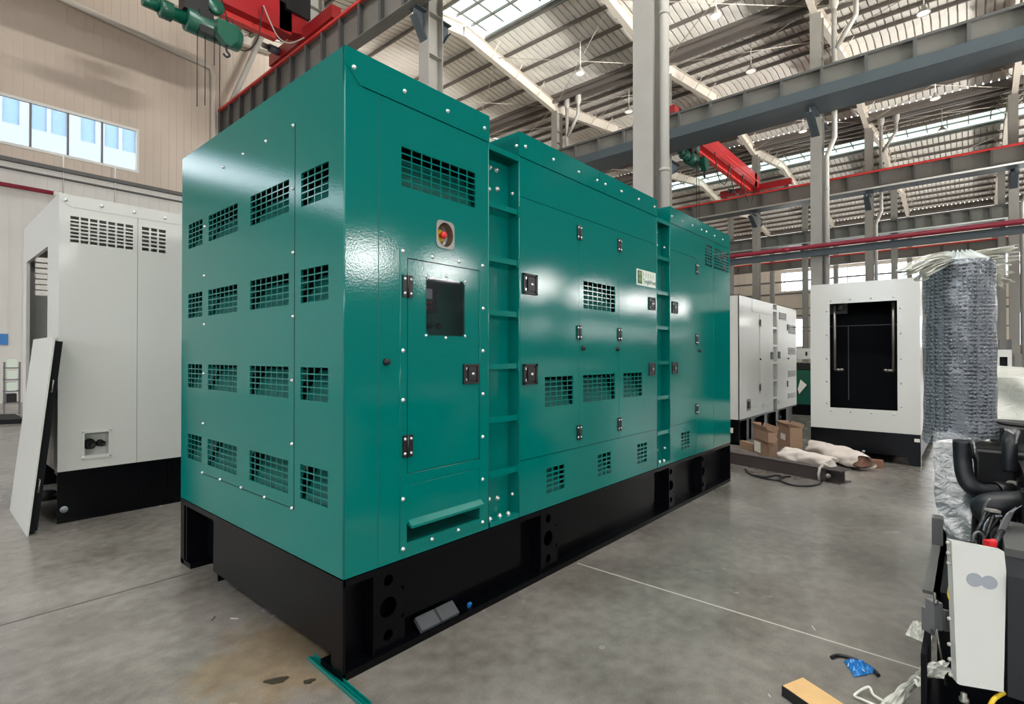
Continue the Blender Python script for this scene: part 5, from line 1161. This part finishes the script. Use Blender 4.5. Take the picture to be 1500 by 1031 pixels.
# high bay lamps
LP = [(1049,24,'beside the tallest column, near the top'), (850,108,'above the green roof left of the tallest column'), (1353,20,'near the top right corner'), (1100,105,'left of the forked drainpipe, above the slate beam'), (1176,193,'just under the slate beam'), (1370,145,'under the slate beam at right'), (1380,192,'against the far skylight at right'), (921,164,'left of the tallest column, above the green roof')]
for px, py, t in LP:
    p = onZ(px, py, 14.1); r = empty('high_bay_lamp', p, 'round white high bay lamp hanging '+t, 'lamp')
    MB().lathe(p, (0,0,1), [(.22,0),(.21,.05),(.12,.17),(.07,.2),(.07,.3),(0,.3)], 24).build('lamp_shade', 'pipe', r)
    MB().lathe(p, (0,0,1), [(.20,.01),(0,.012)], 24).build('lens', 'lens', r)
    MB().cyl(p+V((0,0,.34)), V((p.x, p.y, roofz(p.x)-.05)), .02, n=6).build('suspension_rod', 'frame', r)
# ================================================================== DISTANT EQUIPMENT
gx = 15.0
def gpt(px, py): return onX(px, py, gx)
a, b = gpt(1190, 610), gpt(1150, 610)
ge = empty('green_engine', (gx, a.y, 0), 'dark green engine on a black skid in the gap between the white enclosures', 'engine')
MB().box((gx, a.y-.5, 0), (gx+2.4, b.y+.4, gpt(1170,592).z)).build('skid_frame', 'black', ge)
MB().box((gx+.1, a.y-.4, gpt(1170,592).z), (gx+2.2, b.y+.3, gpt(1170,542).z)).build('engine_body', 'hoist', ge)
q = MB().box((gx+.1, a.y-.4, gpt(1170,541).z), (gx+2, b.y+.3, gpt(1170,532).z))
for k in range(5): q.cyl((gx+.2, b.y-.1-k*.12, gpt(1170,535).z), (gx+1.2, b.y-.1-k*.12, gpt(1170,535).z), .07, n=10)
q.build('manifold', 'blk', ge)
MB().box((gx+.5, a.y-.3, gpt(1170,526).z), (gx+.8, b.y+.1, gpt(1170,510).z)).box((gx+.49, gpt(1176,520).y, gpt(1176,521).z), (gx+.5, gpt(1173,520).y, gpt(1173,515).z), 1).build('control_box', ['white', 'blk'], ge)
c_ = [gpt(1168,570), gpt(1172,556), gpt(1181,564), gpt(1170,577)]
MB().prism([p+V((.04,0,0)) for p in c_], (.02,0,0)).build('paper_sheet', 'cardlabel', ge)
q = MB(); x_ = 30.
def rb(px0, px1, py0, py1, X, name, mt, lab, cat, dx=1.2, fl_=True):
    a, b = onX(px0, py1, X), onX(px1, py0, X); z0 = 0 if fl_ else a.z
    r = MB().box((X, a.y, z0), (X+dx, b.y, b.z)); return r, a, b
r, a, b = rb(1455, 1482, 512, 560, 12, 'x', 'white', '', '')
mc_ = empty('workshop_machine', (12, b.y, 0), 'pale machine with a dark front window behind the wrapped crate', 'machine')
MB().sheet('X', 12, b.y, a.y, 0, b.z, [[b.y+.05, a.y-.08, 1.1, b.z-.12]], .04).box((12.04, b.y, 0), (13.4, a.y, b.z-.0)) if 0 else None
MB().sheet('X', 12, b.y, a.y, 0, b.z, [[b.y+.05, a.y-.08, .9, b.z-.12]], .04).box((12.3, b.y, b.z-.04), (12.04, a.y, b.z)).build('housing', 'white', mc_, fix=False)
MB().box((12.05, b.y+.02, .5), (12.3, a.y-.02, b.z-.05)).build('dark_window', 'dark', mc_)
a2, b2 = onX(1486, 540, 12), onX(1498, 518, 12)
MB().box((12.1, b2.y, 0), (12.6, a2.y, b2.z)).build('cabinet', 'beamgrey', label='small grey cabinet at the right edge beside the pale machine', cat='cabinet')
for px0, px1, lab in ((1457,1464,'left of the thin column'), (1475,1482,'right of the thin column')):
    a, b = onX(px0, 510, 26), onX(px1, 498 if px0 == 1457 else 497, 26)
    MB().box((26, b.y, 0), (26.5, a.y, b.z)).build('dark_crate', 'mull', label='small dark crate far behind the silencer, '+lab, cat='crate')
# shelf rack with bins and a low platform at the far left
a, b = onY(6, 600, 19), onY(29, 530, 19)
sh = empty('shelf_rack', (a.x, 19, 0), 'narrow rack of pale bins near the white wall at the left edge', 'rack')
for x in (a.x, b.x): MB().box((x-.02, 19, 0), (x+.02, 19.04, b.z)).build('post', 'mull', sh)
for k in range(4): z = .25+k*(b.z-.3)/3.4; MB().box((a.x, 19, z), (b.x, 19.4, z+.03)).build('shelf', 'mull', sh)
for k in range(4):
    z = .28+k*(b.z-.3)/3.4; h = (b.z-.3)/3.4-.08
    MB().box((a.x+.05, 19.03, z+.001), (b.x-.05, 19.35, z+h)).build('storage_bin', 'blk' if k == 0 else 'logowhite', label=['black bin on the bottom of the left rack', 'pale bin on the second shelf of the left rack', 'pale bin on the third shelf of the left rack', 'pale bin at the top of the left rack'][k], cat='bin')
a = onZ(-40, 624, 0); b = onZ(36, 621, 0)
MB().box((a.x, 12.3, 0), (b.x+.0, 13.4, .12)).build('low_platform', 'dark', label='low black platform on the floor at the left edge', cat='platform') if 0 else None
pl0, pl1 = onZ(-30, 623, 0), onZ(36, 620, 0)
MB().obox(pl0, pl1-pl0, V((.0, 1.6, 0)), V((0,0,.10))).build('low_platform', 'dark', label='low black platform on the floor at the left edge', cat='platform')
a = onY(-5, 500, YW-.3); b = onY(12, 489, YW-.3)
MB().box((a.x, YW-.31, a.z-.1), (b.x, YW-.29, b.z)).build('blue_sign', 'blue', label='small blue sign on the white wall at the left edge', cat='sign')
c = onZ(66, 731, 0); MB().lathe((c.x, c.y, 0), (0,0,1), [(.09,0),(.10,.02),(.10,.07),(.05,.09),(0,.09)], 16).build('rubber_block', 'rubber', label='black rubber lump on the floor behind the leaning door leaf', cat='foot')
# ------------------------------------------------------------------ light and view
w = bpy.data.worlds.new('world'); SC.world = w; w.use_nodes = True
bg = w.node_tree.nodes['Background']; bg.inputs[0].default_value = (.82, .91, 1, 1); bg.inputs[1].default_value = 5
def area(name, loc, tgt, sx, sy, power, col=(1, 1, 1)):
    ld = bpy.data.lights.new(name, 'AREA'); ld.shape = 'RECTANGLE'; ld.size = sx; ld.size_y = sy; ld.energy = power; ld.color = col
    o = bpy.data.objects.new(name, ld); COL.objects.link(o); o.location = loc
    o.rotation_euler = (V(tgt)-V(loc)).to_track_quat('-Z', 'Y').to_euler(); return o
# daylight at the unseen side and front windows, added fill windows included
for x0_, x1_, z0_, z1_ in rw:
    hi = z0_ > 8; cx_ = (x0_+x1_)/2; cz_ = (z0_+z1_)/2
    area('side_daylight_and_fill', (cx_, YS+.25, cz_), (cx_, YS+4, cz_+(2.4 if hi else -.4)), x1_-x0_, z1_-z0_, 12 if z1_ < 4 else 130, (1, .97, .94))
for y0_, y1_, z0_, z1_ in bw:
    hi = z0_ > 8; cy_ = (y0_+y1_)/2; cz_ = (z0_+z1_)/2
    area('front_window_daylight', (XW+.25, cy_, cz_), (XW+4, cy_, cz_+(2.4 if hi else -.4)), y1_-y0_, z1_-z0_, 520 if hi else 70, (.97, .98, 1))
# unseen area lights added to brighten the roof from below
for x_ in (9, 14, 19, 26, 33, 42, 52):
    o_l = area('added_roof_fill', (x_, YS+1.2, 9.2), (x_+2, 9, 15.6), 4, .5, 420 if x_ < 20 else 300, (1, .97, .92)); o_l.data.spread = math.radians(58)
# daylight of the strip window in the gable wall, and of the far wall windows
area('strip_window_daylight', (-5.8, YW-.15, (zt+zb_)/2), (-5.8, YW-6, 14.0), 13.2, zt-zb_, 110, (.93, .97, 1))
for h_ in holes+lw: area('far_window_daylight', (XE+.35, (h_[0]+h_[1])/2, (h_[2]+h_[3])/2), (XE-10, (h_[0]+h_[1])/2, (h_[2]+h_[3])/2), h_[1]-h_[0], h_[3]-h_[2], 14*(h_[1]-h_[0])*(h_[3]-h_[2]), (1, .98, .95))
SC.view_settings.view_transform = 'Standard'; SC.view_settings.look = 'None'; SC.view_settings.gamma = 1; SC.view_settings.use_curve_mapping = False
SC.view_settings.exposure = .8
